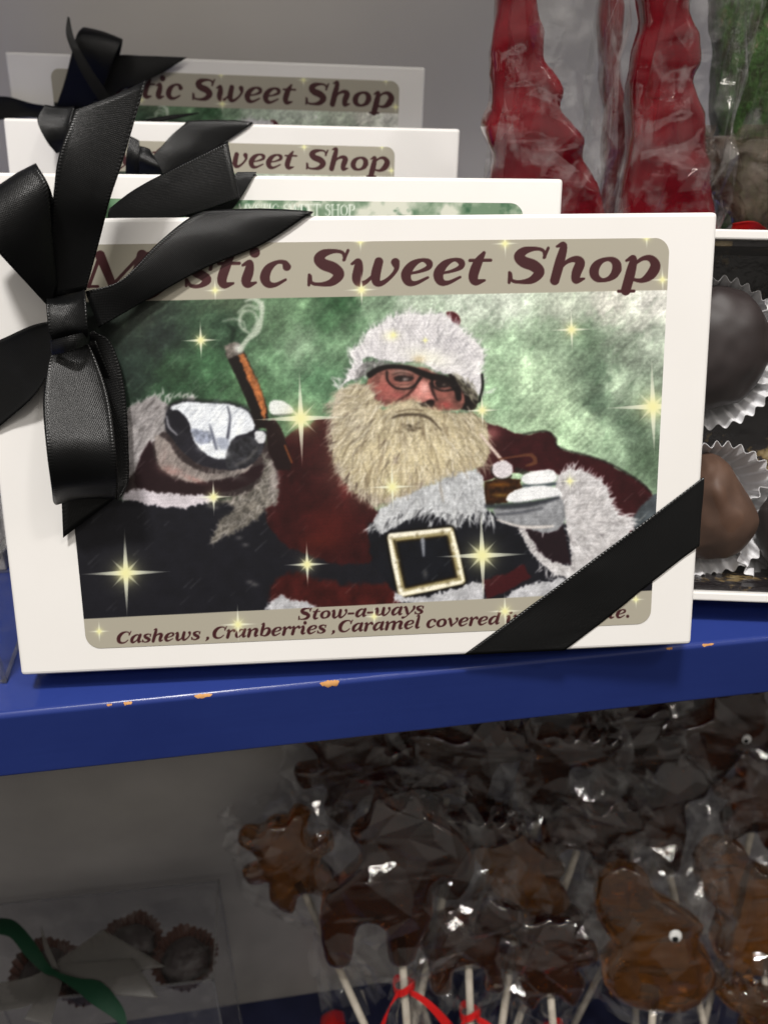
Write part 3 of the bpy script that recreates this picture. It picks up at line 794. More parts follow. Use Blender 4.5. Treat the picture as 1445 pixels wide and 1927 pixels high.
    cv.hairs([(720, 768), (770, 752), (830, 775), (815, 800), (780, 780), (745, 786)], 130, 13, 1.0, [(188, 176, 146), (128, 116, 96), (205, 196, 170)], lambda q: 0.5 if q[0] > 790 else 2.7, 0.4, 0.7)
    cv.blob(760, 762, 24, 9, (196, 184, 156), 0.75, -0.3); cv.blob(822, 778, 22, 9, (178, 166, 136), 0.6, 0.5)
    cv.stroke(W_((500, 852), (560, 834), (680, 832), (760, 862), (830, 938)), [1.6, 2.6, 2.6, 2.4, 1.2], (64, 54, 44), 0.85, smooth=3, soft=3)
    cv.stroke([(745, 776), (770, 770), (795, 773)], 1.4, (110, 98, 80), 0.8, smooth=3)
    for k in range(26):
        cv.blob(rng.normal(775, 16), rng.normal(806, 6), 3.5, 2.5, (70, 60, 48), 0.6)
    # white collar fur
    coll = [(700, 990), (712, 965), (745, 940), (795, 918), (850, 896), (885, 886), (905, 892), (914, 925), (916, 965), (905, 988), (890, 968), (870, 985), (850, 996), (835, 975), (800, 968), (770, 975), (745, 990), (720, 1002)]
    cv.poly(coll, (182, 185, 188), 4, 4, 4, smooth=4, var=0.2, vscale=0.6)
    cv.hairs(coll, 340, 17, 1.0, [(218, 220, 222), (150, 152, 156), (110, 110, 114), (200, 202, 204)], lambda q: math.pi / 2 + (q[0] - 810) * -0.003, 0.4, 0.55)
    cv.hairs([(700, 992), (745, 985), (790, 968), (850, 980), (905, 975), (915, 985)], 120, 26, 1.3, [(205, 208, 210), (170, 172, 176), (40, 40, 44)], lambda q: 1.9 + (q[0] - 810) * -0.004, 0.3, 0.8, edge=True)
    # buckle
    bk = [(736, 1012), (846, 999), (868, 1092), (756, 1116), (736, 1012)]
    cv.stroke(bk, 12, (20, 18, 16), 0.9, soft=4)
    cv.stroke(bk, 7.5, (150, 140, 104), 1.0, soft=3)
    cv.stroke([(735, 1008), (846, 996)], [5, 3.2], (236, 232, 216), 0.95, soft=3); cv.stroke([(733, 1012), (742, 1060), (753, 1112)], [3, 4.4, 3], (240, 237, 222), 0.95, soft=3)
    cv.stroke([(756, 1118), (815, 1106), (868, 1095)], [3.5, 4.6, 3], (240, 236, 218), 0.95, soft=3); cv.stroke([(850, 1002), (860, 1040), (871, 1092)], [3, 4, 2.6], (238, 234, 212), 0.95, soft=3)
    cv.stroke([(742, 1018), (752, 1060), (762, 1104)], 1.8, (46, 38, 24), 0.9, soft=2); cv.stroke([(842, 1010), (850, 1046), (859, 1086)], 1.8, (52, 44, 28), 0.9, soft=2)
    cv.stroke([(766, 1106), (812, 1096), (858, 1086)], 1.6, (60, 50, 30), 0.8, soft=2); cv.stroke([(748, 1019), (838, 1008)], 1.6, (60, 50, 30), 0.8, soft=2)
    for k in range(26):
        q = np.array(bk[k % 4]) * (1 - (k * 0.37) % 1) + np.array(bk[(k % 4) + 1]) * ((k * 0.37) % 1)
        cv.blob(q[0], q[1], rng.uniform(2, 6), rng.uniform(2, 5), (250, 248, 236) if k % 3 else (90, 78, 50), 0.5)
    cv.poly([(754, 1024), (836, 1014), (850, 1082), (770, 1100)], (24, 26, 32), 4, 1, 1, var=0.2)
    cv.stroke([(795, 1016), (797, 1045)], [4, 2], (150, 154, 162), 0.85, soft=4); cv.blob(800, 1080, 5, 9, (110, 108, 104), 0.5)
    # pipe, right glove and cuff
    cuff = [(1045, 905), (1060, 888), (1085, 884), (1110, 893), (1138, 912), (1152, 945), (1165, 970), (1190, 976), (1185, 1000), (1160, 1040), (1130, 1068), (1090, 1084), (1050, 1082), (1015, 1056), (990, 1024), (974, 996), (985, 990), (1000, 1016), (1020, 1045), (1050, 1060), (1074, 1062), (1072, 1030), (1064, 985), (1050, 940)]
    cv.poly([(985, 990), (1058, 985), (1075, 1062), (1045, 1062), (1010, 1040)], (38, 27, 32), 4, 2, 1)
    cv.poly(cuff, (186, 184, 185), 3, 3, 3, smooth=3, var=0.2, vscale=0.5)
    cv.hairs(cuff, 420, 15, 1.0, [(222, 222, 224), (150, 148, 150), (205, 205, 208), (120, 116, 118)], lambda q: math.atan2(q[1] - 990, q[0] - 1040), 0.4, 0.6)
    cv.hairs(cuff[1:14], 200, 16, 1.2, [(218, 218, 220), (196, 194, 196)], lambda q: math.atan2(q[1] - 985, q[0] - 1050), 0.35, 0.85, edge=True)
    cv.stroke([(904, 818), (926, 844), (946, 868)], [2, 3, 3], (205, 190, 180), 0.95, smooth=3)
    cv.stroke([(938, 864), (975, 858), (1000, 856), (1007, 870), (990, 876)], [1.6, 2, 3.6, 4, 2], (96, 62, 46), 0.95, smooth=2)
    cv.poly([(912, 906), (930, 902), (978, 900), (982, 920), (955, 945), (915, 950), (912, 930)], (54, 34, 20), 3, 2, 2, var=0.5, vscale=0.3)
    cv.blob(940, 912, 22, 4, (140, 92, 36), 0.7); cv.blob(942, 932, 16, 4, (150, 118, 60), 0.6)
    cv.poly(el(945, 884, 20, 17), (208, 203, 207), 3, 2, 1, var=0.12); cv.stroke(el(945, 884, 21, 18)[2:12], 1.8, (40, 32, 30), 0.8)
    cv.stroke([(972, 884), (990, 890), (1000, 898)], 5, (40, 36, 34), 0.8, smooth=2)
    cv.poly([(982, 896), (1005, 886), (1038, 884), (1048, 896), (1038, 908), (1005, 912), (984, 908)], (222, 224, 226), 3, 1, 1, smooth=3, var=0.1)
    cv.stroke([(985, 914), (1010, 916), (1044, 910)], [3, 4.5, 3], (66, 72, 82), 0.9, soft=4, smooth=3)
    cv.poly([(952, 940), (968, 922), (1010, 914), (1048, 918), (1056, 934), (1020, 938), (975, 946)], (224, 226, 228), 3, 1, 1, smooth=3, var=0.1)
    cv.poly([(930, 968), (934, 955), (985, 948), (1040, 938), (1060, 942), (1062, 975), (1050, 998), (1020, 1002), (985, 992), (945, 984)], (140, 142, 146), 4, 2, 2, smooth=3, var=0.25, vscale=0.5)
    cv.stroke([(915, 952), (960, 952), (1010, 946), (1050, 936)], [4, 6, 5, 3], (44, 46, 52), 0.85, soft=6, smooth=3)
    cv.stroke([(935, 968), (980, 964), (1020, 956)], [2, 3, 2], (70, 72, 78), 0.8, soft=5, smooth=3)
    cv.stroke([(935, 978), (975, 990), (1010, 992), (1040, 990)], [1.5, 2.4, 3, 2], (214, 208, 204), 0.8, soft=3, smooth=3)
    # fur along the lower hem
    for hp in ([(495, 1146), (515, 1128), (530, 1118), (548, 1130), (575, 1132), (605, 1146), (560, 1152)], [(742, 1130), (745, 1112), (760, 1124), (800, 1122), (860, 1108), (895, 1094), (908, 1098), (910, 1130), (820, 1138)],
               [(945, 1130), (965, 1112), (1000, 1098), (1060, 1088), (1080, 1096), (1085, 1120), (1000, 1130)]):
        cv.poly(hp, (176, 177, 181), 4, 4, 4, var=0.2)
        cv.hairs(hp, 70, 11, 1.0, [(210, 210, 214), (140, 140, 144)], -1.2, 0.6, 0.6)
    # left cuff, glove, cigar
    cv.poly([(232, 778), (262, 758), (290, 748), (318, 764), (330, 790), (300, 830), (272, 870), (245, 905), (225, 900), (222, 820)], (150, 146, 146), 5, 4, 4, smooth=3, var=0.25)
    cv.hairs([(232, 778), (290, 748), (325, 780), (280, 860), (240, 900)], 200, 18, 1.0, [(196, 192, 192), (112, 108, 108), (170, 166, 168), (88, 84, 84)], -0.7, 0.3, 0.6)
    cv.hairs([(225, 785), (290, 744), (365, 748), (290, 752)], 60, 14, 1.4, [(190, 188, 186), (205, 204, 204)], -1.2, 0.4, 0.8, edge=True)
    Z_ = lambda *q: [(200 + x / 2.627, 540 + y / 2.627) for x, y in q]
    cv.poly(Z_((60, 700), (180, 600), (320, 600), (560, 700), (770, 720), (800, 800), (850, 930), (760, 1010), (450, 1050), (60, 1020)), (58, 50, 50), 6, 4, 3, smooth=3, var=0.3)
    cv.poly(Z_((105, 640), (180, 560), (240, 540), (310, 590), (310, 680), (240, 750), (190, 830), (120, 930), (60, 940)), (152, 148, 148), 5, 4, 4, smooth=3, var=0.25)
    cv.hairs(Z_((105, 640), (180, 560), (240, 545), (320, 600), (240, 750), (120, 930)), 220, 20, 1.1, [(202, 198, 198), (108, 104, 105), (176, 172, 174), (82, 78, 78)], -0.85, 0.25, 0.6)
    cv.poly(Z_((215, 760), (245, 870), (300, 930), (420, 965), (600, 950), (765, 875), (755, 940), (640, 1000), (450, 1022), (250, 1010), (150, 985), (150, 890)), (42, 28, 31), 4, 2, 1, smooth=3)
    cv.poly(Z_((240, 740), (300, 758), (360, 845), (440, 900), (560, 925), (715, 870), (690, 912), (560, 950), (430, 965), (330, 930), (262, 880)), (138, 130, 126), 4, 2, 2, smooth=3, var=0.2)
    for x, y, rx, ry, c, al in ((330, 910, 60, 24, (172, 132, 126), 0.7), (430, 950, 60, 14, (168, 124, 118), 0.6), (280, 840, 24, 50, (168, 150, 146), 0.6), (610, 925, 80, 18, (84, 80, 78), 0.7)):
        q = Z_((x, y))[0]; cv.blob(q[0], q[1], rx / 2.6, ry / 2.6, c, al, 0.3)
    cv.hairs(Z_((240, 740), (300, 760), (440, 900), (700, 880), (560, 950), (330, 930)), 130, 15, 1.0, [(176, 168, 164), (92, 86, 84)], -1.15, 0.22, 0.5)
    glove = Z_((305, 600), (345, 572), (400, 560), (480, 568), (600, 574), (690, 600), (728, 645), (745, 700), (790, 715), (785, 765), (745, 850), (680, 895), (600, 905), (500, 890), (420, 850), (340, 770), (290, 690))
    cv.stroke(glove[:8], 5, (24, 24, 24), 0.6, soft=5, smooth=3)
    cv.poly(glove, (40, 39, 45), 3, 2, 1, smooth=3, var=0.3)
    cv.poly(Z_((318, 600), (350, 578), (400, 566), (480, 572), (600, 580), (686, 606), (722, 648), (735, 700), (690, 722), (640, 736), (612, 790), (616, 832), (580, 852), (520, 842), (470, 802), (432, 760), (412, 700), (372, 640)), (216, 221, 227), 3, 2, 1, smooth=3, var=0.12)
    cv.poly(Z_((318, 625), (350, 608), (400, 650), (416, 705), (380, 712), (335, 680)), (32, 31, 37), 3, 1, 1, smooth=3)
    cv.stroke(Z_((300, 640), (310, 690), (350, 730)), [1.5, 2.4, 1.5], (150, 150, 156), 0.8, smooth=3)
    cv.poly(Z_((612, 765), (680, 742), (760, 750), (775, 800), (740, 852), (680, 890), (600, 900), (590, 850)), (52, 52, 56), 5, 2, 2, smooth=3, var=0.5, vscale=0.4)
    cv.stroke(Z_((640, 880), (700, 850), (745, 800)), [2, 3, 2], (104, 102, 102), 0.6, soft=5, smooth=3)
    cv.poly(Z_((735, 720), (770, 712), (790, 735), (778, 770), (745, 765)), (206, 208, 212), 3, 1, 1, smooth=3)
    cv.stroke(Z_((600, 590), (612, 640), (608, 690), (600, 745)), [1.4, 2.2, 2.6, 3], (66, 68, 80), 0.9, soft=2.4, smooth=3)
    cv.stroke(Z_((512, 680), (528, 740), (545, 800)), [1.2, 3, 2.4], (86, 90, 106), 0.85, soft=3, smooth=3)
    cv.poly(Z_((420, 700), (500, 715), (520, 760), (470, 780), (436, 755)), (140, 146, 162), 6, 2, 2, smooth=3, var=0.4, vscale=0.3)
    cv.poly(Z_((545, 745), (600, 750), (598, 800), (560, 800)), (158, 164, 178), 6, 2, 2, smooth=3)
    for x, y, rx, ry in ((478, 792, 26, 20), (575, 826, 34, 20), (560, 640, 34, 50), (660, 660, 34, 40), (450, 630, 36, 40)):
        q = Z_((x, y))[0]; cv.blob(q[0], q[1], rx / 2.6, ry / 2.6, (236, 240, 244), 0.7)
    for k in range(40):
        q = np.array(Z_((rng.uniform(370, 700), rng.uniform(585, 720)))[0])
        cv.stroke([q, q + np.array([13, -12])], 0.7, (124, 130, 142), 0.45)
    cv.poly([(226, 938), (246, 918), (300, 928), (360, 930), (410, 932), (405, 944), (340, 956), (290, 952)], (196, 190, 196), 4, 3, 4, var=0.15)
    cR = [(494, 850), (512, 872), (522, 905), (522, 942), (500, 958), (470, 985), (425, 1008), (398, 1022), (412, 985), (440, 955), (415, 942), (470, 922), (498, 888)]
    cv.poly(cR, (104, 100, 94), 8, 6, 5, smooth=3, var=0.5, vscale=0.5)
    cv.hairs(cR, 240, 18, 1.0, [(160, 156, 150), (60, 58, 54), (190, 184, 180), (128, 122, 114)], 2.2, 0.5, 0.6)
    cv.blob(515, 905, 10, 34, (180, 172, 170), 0.6); cv.blob(440, 975, 26, 14, (58, 56, 52), 0.5)
    for q in ((395, 952), (405, 955), (462, 1025), (450, 1012), (470, 1095), (480, 1100)):
        cv.blob(q[0], q[1], 7, 4, (120, 118, 116), 0.5)
    cv.poly([(508, 756), (530, 754), (548, 764), (552, 776), (530, 784), (510, 778)], (214, 218, 216), 3, 1, 1, smooth=3); cv.stroke([(512, 782), (548, 780)], 2, (50, 60, 50), 0.7)
    cig = [(424, 664), (456, 656), (470, 682), (488, 724), (504, 768), (506, 806), (482, 806), (470, 768), (448, 716), (432, 684)]
    cv.poly(cig, (30, 24, 22), 3, 1, 1)
    cv.poly([(448, 668), (458, 664), (474, 694), (492, 736), (502, 770), (498, 792), (488, 762), (470, 720), (456, 690)], (158, 100, 62), 4, 2, 2, var=0.35, vscale=0.3)
    cv.poly([(500, 796), (516, 786), (530, 806), (550, 866), (546, 884), (520, 884), (504, 846)], (36, 24, 24), 3, 1, 1); cv.stroke([(536, 838), (549, 870)], 1.6, (140, 84, 48), 0.8)
    cv.poly([(422, 650), (444, 642), (458, 652), (458, 664), (428, 674)], (112, 106, 100), 3, 1, 2, var=0.4, vscale=0.2)
    cv.blob(448, 655, 8, 8, (206, 208, 204), 0.9)
    sm = (196, 204, 190)
    for P, R, a in (([(452, 658), (466, 638), (484, 622), (492, 596), (492, 574), (478, 562), (462, 566)], [5, 4.5, 6, 4, 5, 4, 2], 0.75), ([(470, 628), (452, 612), (456, 588), (476, 586), (484, 604), (474, 622)], [2, 3, 3, 2, 3, 2], 0.6),
                    ([(420, 604), (440, 600), (458, 606), (462, 622)], [1.4, 2, 2, 1.4], 0.5), ([(448, 588), (466, 574), (488, 580), (496, 566)], [2, 3, 4, 2], 0.5)):
        cv.stroke(P, R, sm, a, soft=4, smooth=5)
    cv.stroke([(436, 640), (440, 622), (430, 612)], [4, 5, 3], (26, 40, 30), 0.7, soft=4, smooth=3)
    for k in range(26):      # darker locks in the beard
        q = np.array([rng.uniform(640, 900), rng.uniform(800, 925)]); a_ = fb(q); d_ = np.array([math.cos(a_), math.sin(a_)]) * rng.uniform(10, 26)
        cv.stroke([q - d_, q, q + d_], [0.6, 2.6, 0.6], (112, 98, 78), 0.4, soft=5)
    for k in range(700):     # pencil hatching over the whole picture
        q = np.array([rng.uniform(150, 1240), rng.uniform(560, 1150)]); l_ = rng.uniform(10, 30)
        cv.stroke([q, q + np.array([0.72, -0.69]) * l_], [0.7, 0.3], (16, 18, 18) if k % 3 else (220, 222, 214), rng.uniform(0.10, 0.28), soft=1.6)
    cv.img = np.clip(0.40 + (cv.img - 0.40) * 1.14, 0, 1)
    for _ in range(2):      # the print is a little soft
        k_ = np.pad(cv.img, ((1, 1), (1, 1), (0, 0)), mode='edge')
        k_ = (k_[:-2] + 2 * k_[1:-1] + k_[2:]) / 4
        cv.img = (k_[:, :-2] + 2 * k_[:, 1:-1] + k_[:, 2:]) / 4
    # faint print banding in the dark part
    band = (np.sin(Y * 0.9 + X * 0.03) * 0.5 + 0.5)
    cv.img *= (1 - 0.03 * band)[..., None]
    grain = 1 + 0.10 * (np.random.default_rng(5).random(X.shape) - 0.5) + 0.10 * cv.n3
    cv.img = np.clip(cv.img * grain[..., None], 0, 1)
    # title and caption bars
    bar = (166, 161, 146)
    cv.poly([(40, 420), (1300, 420), (1300, 544.5), (40, 570.5)], bar, 1.5)
    cv.poly([(40, 1170.5), (1300, 1107.5), (1300, 1260), (40, 1260)], bar, 1.5)
    ink = (62, 26, 29)
    dn = (lambda x: np.array([(x - 830) * 0.000153 * -1.0, -1.0]))
    # letters lean along the sheet's own verticals
    text(cv, 'Mystic Sweet Shop', (150, 541), (1238, 528), 65, ink, vdir=dn(690), weight=1.27)
    text(cv, 'Stow-a-ways', (559, 1166), (796, 1154.5), 21, ink, vdir=(0.03, -1), weight=1.3)
    text(cv, 'Cashews ,Cranberries ,Caramel covered in Chocolate.', (217, 1211), (1186, 1161), 21.5, ink, vdir=(0.03, -1), weight=1.3)
    for (x, y, r) in ((378, 640, 38), (566, 787, 92), (740, 630, 20), (1075, 620, 42), (1228, 765, 92), (907, 772, 36), (738, 916, 46), (402, 935, 36), (237, 1078, 84), (578, 1062, 44), (907, 1045, 88),
                      (1072, 905, 22), (448, 1175, 38), (187, 1188, 22), (950, 1150, 36), (704, 1160, 22), (405, 546, 24), (680, 545, 34), (950, 458, 28), (678, 454, 22), (1216, 447, 22), (1196, 1128, 18), (1246, 526, 26), (800, 640, 12)):
        cv.glint(x, y, r, rot=-0.03, diag=r > 30)


def rounded_grid(w, h, nx, ny, rad):
    """sample positions of a rounded sheet (u, v from its lower left corner)"""
    U = np.linspace(0, w, nx); V = np.linspace(0, h, ny)
    return np.meshgrid(U, V)


def sheet_mesh(name, U, V, rgb, rad, w, h):
    ny, nx = U.shape
    U, V = U.copy(), V.copy()
    # pull samples outside the rounded corners onto the arc
    for cx_, cy_, sx, sy in ((rad, rad, -1, -1), (w - rad, rad, 1, -1), (rad, h - rad, -1, 1), (w - rad, h - rad, 1, 1)):
        m = ((U - cx_) * sx > 0) & ((V - cy_) * sy > 0)
        d = np.hypot(U - cx_, V - cy_)
        q = m & (d > rad)
        U[q] = cx_ + (U[q] - cx_) * rad / d[q]
        V[q] = cy_ + (V[q] - cy_) * rad / d[q]
    co = np.stack([U.ravel(), V.ravel(), np.zeros(U.size)], 1).astype(np.float32)
    i = np.arange(nx * ny).reshape(ny, nx)
    quads = np.stack([i[:-1, :-1], i[:-1, 1:], i[1:, 1:], i[1:, :-1]], -1).reshape(-1, 4)
    me = bpy.data.meshes.new(name)
    me.vertices.add(len(co)); me.vertices.foreach_set('co', co.ravel())
    me.loops.add(quads.size); me.loops.foreach_set('vertex_index', quads.ravel().astype(np.int32))
    me.polygons.add(len(quads))
    me.polygons.foreach_set('loop_start', np.arange(0, quads.size, 4, dtype=np.int32))
    at = me.color_attributes.new('print', 'FLOAT_COLOR', 'POINT')
    c = np.ones((len(co), 4), np.float32); c[:, :3] = lin(rgb.reshape(-1, 3) * 255)
    at.data.foreach_set('color', c.ravel())
    me.update(calc_edges=True)
    me.validate()
    return me


def print_mat():
    m, nt, N, L, b = newmat('printed_label_paper')
    a = N.new('ShaderNodeAttribute'); a.attribute_name = 'print'
    L.new(a.outputs['Color'], b.inputs['Base Color'])
    b.inputs['Roughness'].default_value = 0.5
    b.inputs['Specular IOR Level'].default_value = 0.35
    n = noise_node(nt, 900, 3)
    add_bump(nt, b, n.outputs['Fac'], 0.05, 0.0002)
    return m


M_PRINT = print_mat()

# ------------------------------------------------------------------ white gift boxes with black ribbon
BW, BH, BT = 0.19, 0.11974, 0.018
F1 = Frame((0, 0.007504, 0), -4.227, 20, BW)
F2 = Frame((-0.0278, 0.0661, 0), -9.6, 20, BW)
S3 = 0.9820
DH3, DH4 = 0.0026, 0.0042
F3 = Frame((-0.0347, 0.1786, 0.0011 - DH3), -10, 14, BW * S3, -0.65)
S4 = 1.0950
F4 = Frame((-0.0414, 0.2866, 0.0025 - DH4), -10, 8, BW * S4, -1.34)

# corners of the front label found on the box face
cor = [F1.loc(*q) for q in ((88, 465), (1256, 443), (1227, 1170), (164, 1224))]
LU0 = (cor[0][0] + cor[3][0]) / 2; LU1 = (cor[1][0] + cor[2][0]) / 2
LV0 = (cor[2][1] + cor[3][1]) / 2; LV1 = (cor[0][1] + cor[1][1]) / 2
LW, LH = LU1 - LU0, LV1 - LV0
print('label', cor, LW, LH)
NX = 860
NY = int(NX * LH / LW)
U, V = rounded_grid(LW, LH, NX, NY, 0.004)
P3 = F1.o + (LU0 + U)[..., None] * F1.ex + (LV0 + V)[..., None] * F1.up
PX, PY = proj(P3)
cv = Canvas(PX[::-1].copy(), PY[::-1].copy())
paint_label(cv)
LABEL = sheet_mesh('label', U, V, cv.img[::-1], 0.004, LW, LH)

# second kind of label: pale green picture with thin white capitals along its top
cor2 = [F2.loc(*q, 0) for q in ((300, 379), (985, 377))]
L2V1 = (cor2[0][1] + cor2[1][1]) / 2
L2U1 = cor2[1][0]
L2W, L2H = 0.152, 0.101
U2, V2 = rounded_grid(L2W, L2H, 420, 280, 0.004)
P3 = F2.o + (L2U1 - L2W + U2)[..., None] * F2.ex + (L2V1 - L2H + V2)[..., None] * F2.up
PX, PY = proj(P3)
cv2 = Canvas(PX[::-1].copy(), PY[::-1].copy())
gx = fbm(cv2.X / 40, cv2.Y / 40, 21, 5); gy = fbm(cv2.X / 22, cv2.Y / 22, 29, 4)
mixg = np.clip((gx - 0.42) * 4.5, 0, 1)[..., None]
cv2.img = (1 - mixg) * np.array([104, 130, 104]) / 255 + mixg * np.array([206, 208, 194]) / 255
mixd = np.clip((gy - 0.62) * 5, 0, 1)[..., None]
cv2.img = cv2.img * (1 - mixd) + mixd * np.array([38, 82, 52]) / 255
lf = np.clip((560 - cv2.X) / 200, 0, 1)[..., None] * 0.75
cv2.img = cv2.img * (1 - lf) + lf * np.array([92, 132, 96]) / 255
text(cv2, 'MYSTIC SWEET SHOP', (448, 404.5), (668, 405.5), 21, (226, 234, 224), slant=0.0, upper=True, vdir=(0, -1), weight=0.9)
LABEL2 = sheet_mesh('label', U2, V2, cv2.img[::-1], 0.004, L2W, L2H)


def ribbon(name, F, secs, parent, mat=None, n=9, thick=0.00022, tail=None, curl=0.0, seed=0, world_secs=None):
    """a strip of ribbon from cross sections ((x, y, mm off the face) left edge, same right edge)"""
    mat = mat or M_BLACK
    Ls, Rs = [], []
    if world_secs is None:
        for a, b in secs:
            Ls.append(F.px(a[0], a[1], a[2] / 1000)); Rs.append(F.px(b[0], b[1], b[2] / 1000))
        for a, b in (tail or []):       # further sections given on the box itself (u, v, w)
            Ls.append(F.pt(*a)); Rs.append(F.pt(*b))
    else:
        Ls = [a for a, b in world_secs]; Rs = [b for a, b in world_secs]
    A, B = catmull(Ls, n), catmull(Rs, n)
    K = 9
    rows = len(A)
    cen = (A + B) / 2
    s = np.concatenate([[0], np.cumsum(np.linalg.norm(np.diff(cen, axis=0), axis=1))])
    V, uv, edge = [], [], []
    for i in range(rows):
        d = B[i] - A[i]; wd = np.linalg.norm(d)
        t = cen[min(i + 1, rows - 1)] - cen[max(i - 1, 0)]
        nn = np.cross(d, t); nn /= np.linalg.norm(nn) + 1e-12
        for k in range(K):
            f = (0, 0.04, 0.09, 0.25, 0.5, 0.75, 0.91, 0.96, 1)[k]
            bow = curl * 4 * f * (1 - f) * wd
            rip = 0.00025 * mnoise.noise(Vector((f * 2.5 + seed, s[i] * 90, seed * 3.1)))
            V.append(A[i] + d * f + nn * (bow + rip))
            uv.append((f * wd * 1000, s[i] * 1000)); edge.append(1.0 if k in (0, 1, 7, 8) else 0.0)
    F_ = []
    for i in range(rows - 1):
        for k in range(K - 1):
            q = i * K + k
            F_.append((q, q + 1, q + K + 1, q + K))
    o = mesh(name, V, F_, mat, parent, uvs=uv)
    ea = o.data.attributes.new('edge', 'FLOAT', 'POINT')
    ea.data.foreach_set('value', np.array(edge, np.float32))
    sm = o.modifiers.new('thickness', 'SOLIDIFY'); sm.thickness = thick; sm.offset = 0
    return o


def gift_box(label, F, s, dh=0.0, grp='white gift boxes tied with black ribbon'):
    root = thing('gift_box', label, 'gift box', F.matrix(), grp)
    W, H, D = BW * s, BH * s + dh, BT * s
    bm = box_bm(0, W, 0, H, -D * 0.72, 0, 0.0011, 3)
    bm_obj('lid', bm, M_CARD, root, world=False, smooth=False)
    bm = box_bm(0.0011, W - 0.0011, 0.0011, H - 0.0011, -D, -D * 0.72 + 0.0006, 0.0007, 2)
    bm_obj('box_base', bm, M_CARD_EDGE, root, world=False)
    return root


def put_label(root, me, u0, v0, s=1.0):
    o = bpy.data.objects.new('label', me)
    if len(me.materials) == 0: me.materials.append(M_PRINT)
    COL.objects.link(o)
    o.parent = root
    o.location = (u0, v0, 0.00018)
    o.scale = (s, s, 1)
    return o


b1 = gift_box('white box in front with a large picture of a bearded man on its label', F1, 1.0)
put_label(b1, LABEL, LU0, LV0)
b2 = gift_box('white box directly behind the front box, thin white capitals along its green label', F2, 1.0)
put_label(b2, LABEL2, L2U1 - L2W, L2V1 - L2H)
b3 = gift_box('bright white box third from the front, maroon title on its small label', F3, S3, DH3)
r3 = F3.loc(743, 276)
s3l = 0.135 / LW
put_label(b3, LABEL, r3[0] - LW * s3l, r3[1] - LH * s3l, s3l)
b4 = gift_box('dim shaded white box at the back against the grey wall', F4, S4, DH4)
r4 = F4.loc(752, 152)
put_label(b4, LABEL, r4[0] - LW * S4, r4[1] - LH * S4, S4)


# front box: band across the lower right corner
def over(F, s, a, b, side, dh=0.0):
    W, H, D = BW * s, BH * s + dh, BT * s
    e = 0.0005
    if side == 'top':
        return [((a, H + e, -0.0015), (b, H + e, -0.0015)), ((a, H + e, -D * 0.5), (b, H + e, -D * 0.5)), ((a, H + e, -D), (b, H + e, -D))]
    if side == 'bottom':
        return [((a, -e, -0.002), (b, -e, -0.002)), ((a, -e, -D), (b, -e, -D))]
    if side == 'right':
        return [((W + e, a, -0.002), (W + e, b, -0.002)), ((W + e, a, -D), (W + e, b, -D))]
    return [((-e, a, -0.002), (-e, b, -0.002)), ((-e, a, -D), (-e, b, -D))]


ux = lambda F, x, y: F.loc(x, y)[0]
vy = lambda F, x, y: F.loc(x, y)[1]
rb = ribbon('ribbon_band', F1, [((872, 1233, .35), (1062, 1224, .35)), ((955, 1172, .45), (1132, 1172, .45)), ((1130, 1043, .5), (1228, 1094, .5)), ((1255, 950, .5), (1285, 1050, .5)), ((1318, 902, .4), (1311, 1030, .4))], b1,
            tail=over(F1, 1, vy(F1, 1318, 902), vy(F1, 1311, 1030), 'right'), curl=0.0, seed=1)
ribbon('ribbon_band', F1, [((160, 548, 7), (186, 616, 5)), ((228, 526, 6), (262, 572, 3)), ((296, 458, 3.4), (382, 506, 1.6)), ((352, 412, 2.0), (496, 458, .9)), ((382, 399, .9), (582, 402, .7))], b1,
       tail=over(F1, 1, ux(F1, 390, 397), ux(F1, 585, 400), 'top'), curl=0.03, seed=2)
ribbon('ribbon_band', F1, [((104, 602, 8), (108, 672, 7)), ((60, 612, 6.5), (66, 742, 5)), ((12, 634, 3), (16, 788, 2.2)), ((-27, 650, .6), (-17, 815, .6))], b1,
       tail=over(F1, 1, vy(F1, -27, 650), vy(F1, -17, 815), 'left'), curl=0.03, seed=3)
bow = ribbon('bow', F1, [((90, 552, 6), (158, 537, 6)), ((87, 572, 12.5), (161, 562, 12.5)), ((90, 612, 14), (164, 606, 14)), ((97, 640, 12.5), (166, 632, 12)), ((102, 668, 7), (160, 655, 6))], b1, curl=0.10, seed=4)
ribbon('knot_wrap', F1, [((95, 640, 12), (99, 668, 11)), ((130, 632, 14.5), (134, 660, 14)), ((166, 622, 11), (168, 646, 10))], bow, curl=0.08, seed=14)
ribbon('ribbon_tail', F1, [((94, 560, 8), (162, 546, 8)), ((95, 450, 13), (188, 450, 12)), ((100, 370, 16.5), (208, 372, 16)), ((112, 290, 18), (233, 296, 17.5)), ((140, 207, 17), (275, 150, 18))], bow, curl=-0.04, seed=5)
ribbon('ribbon_loop', F1, [((92, 578, 9), (108, 542, 9)), ((46, 528, 15), (99, 450, 15)), ((-20, 455, 21), (90, 352, 20)), ((-58, 400, 19), (70, 311, 18)), ((-55, 402, 13), (72, 314, 12)), ((-20, 450, 7), (97, 362, 6.5)), ((50, 530, 4.5), (112, 455, 4.5)), ((98, 572, 5), (118, 542, 5))], bow, n=8, curl=0.03, seed=6)
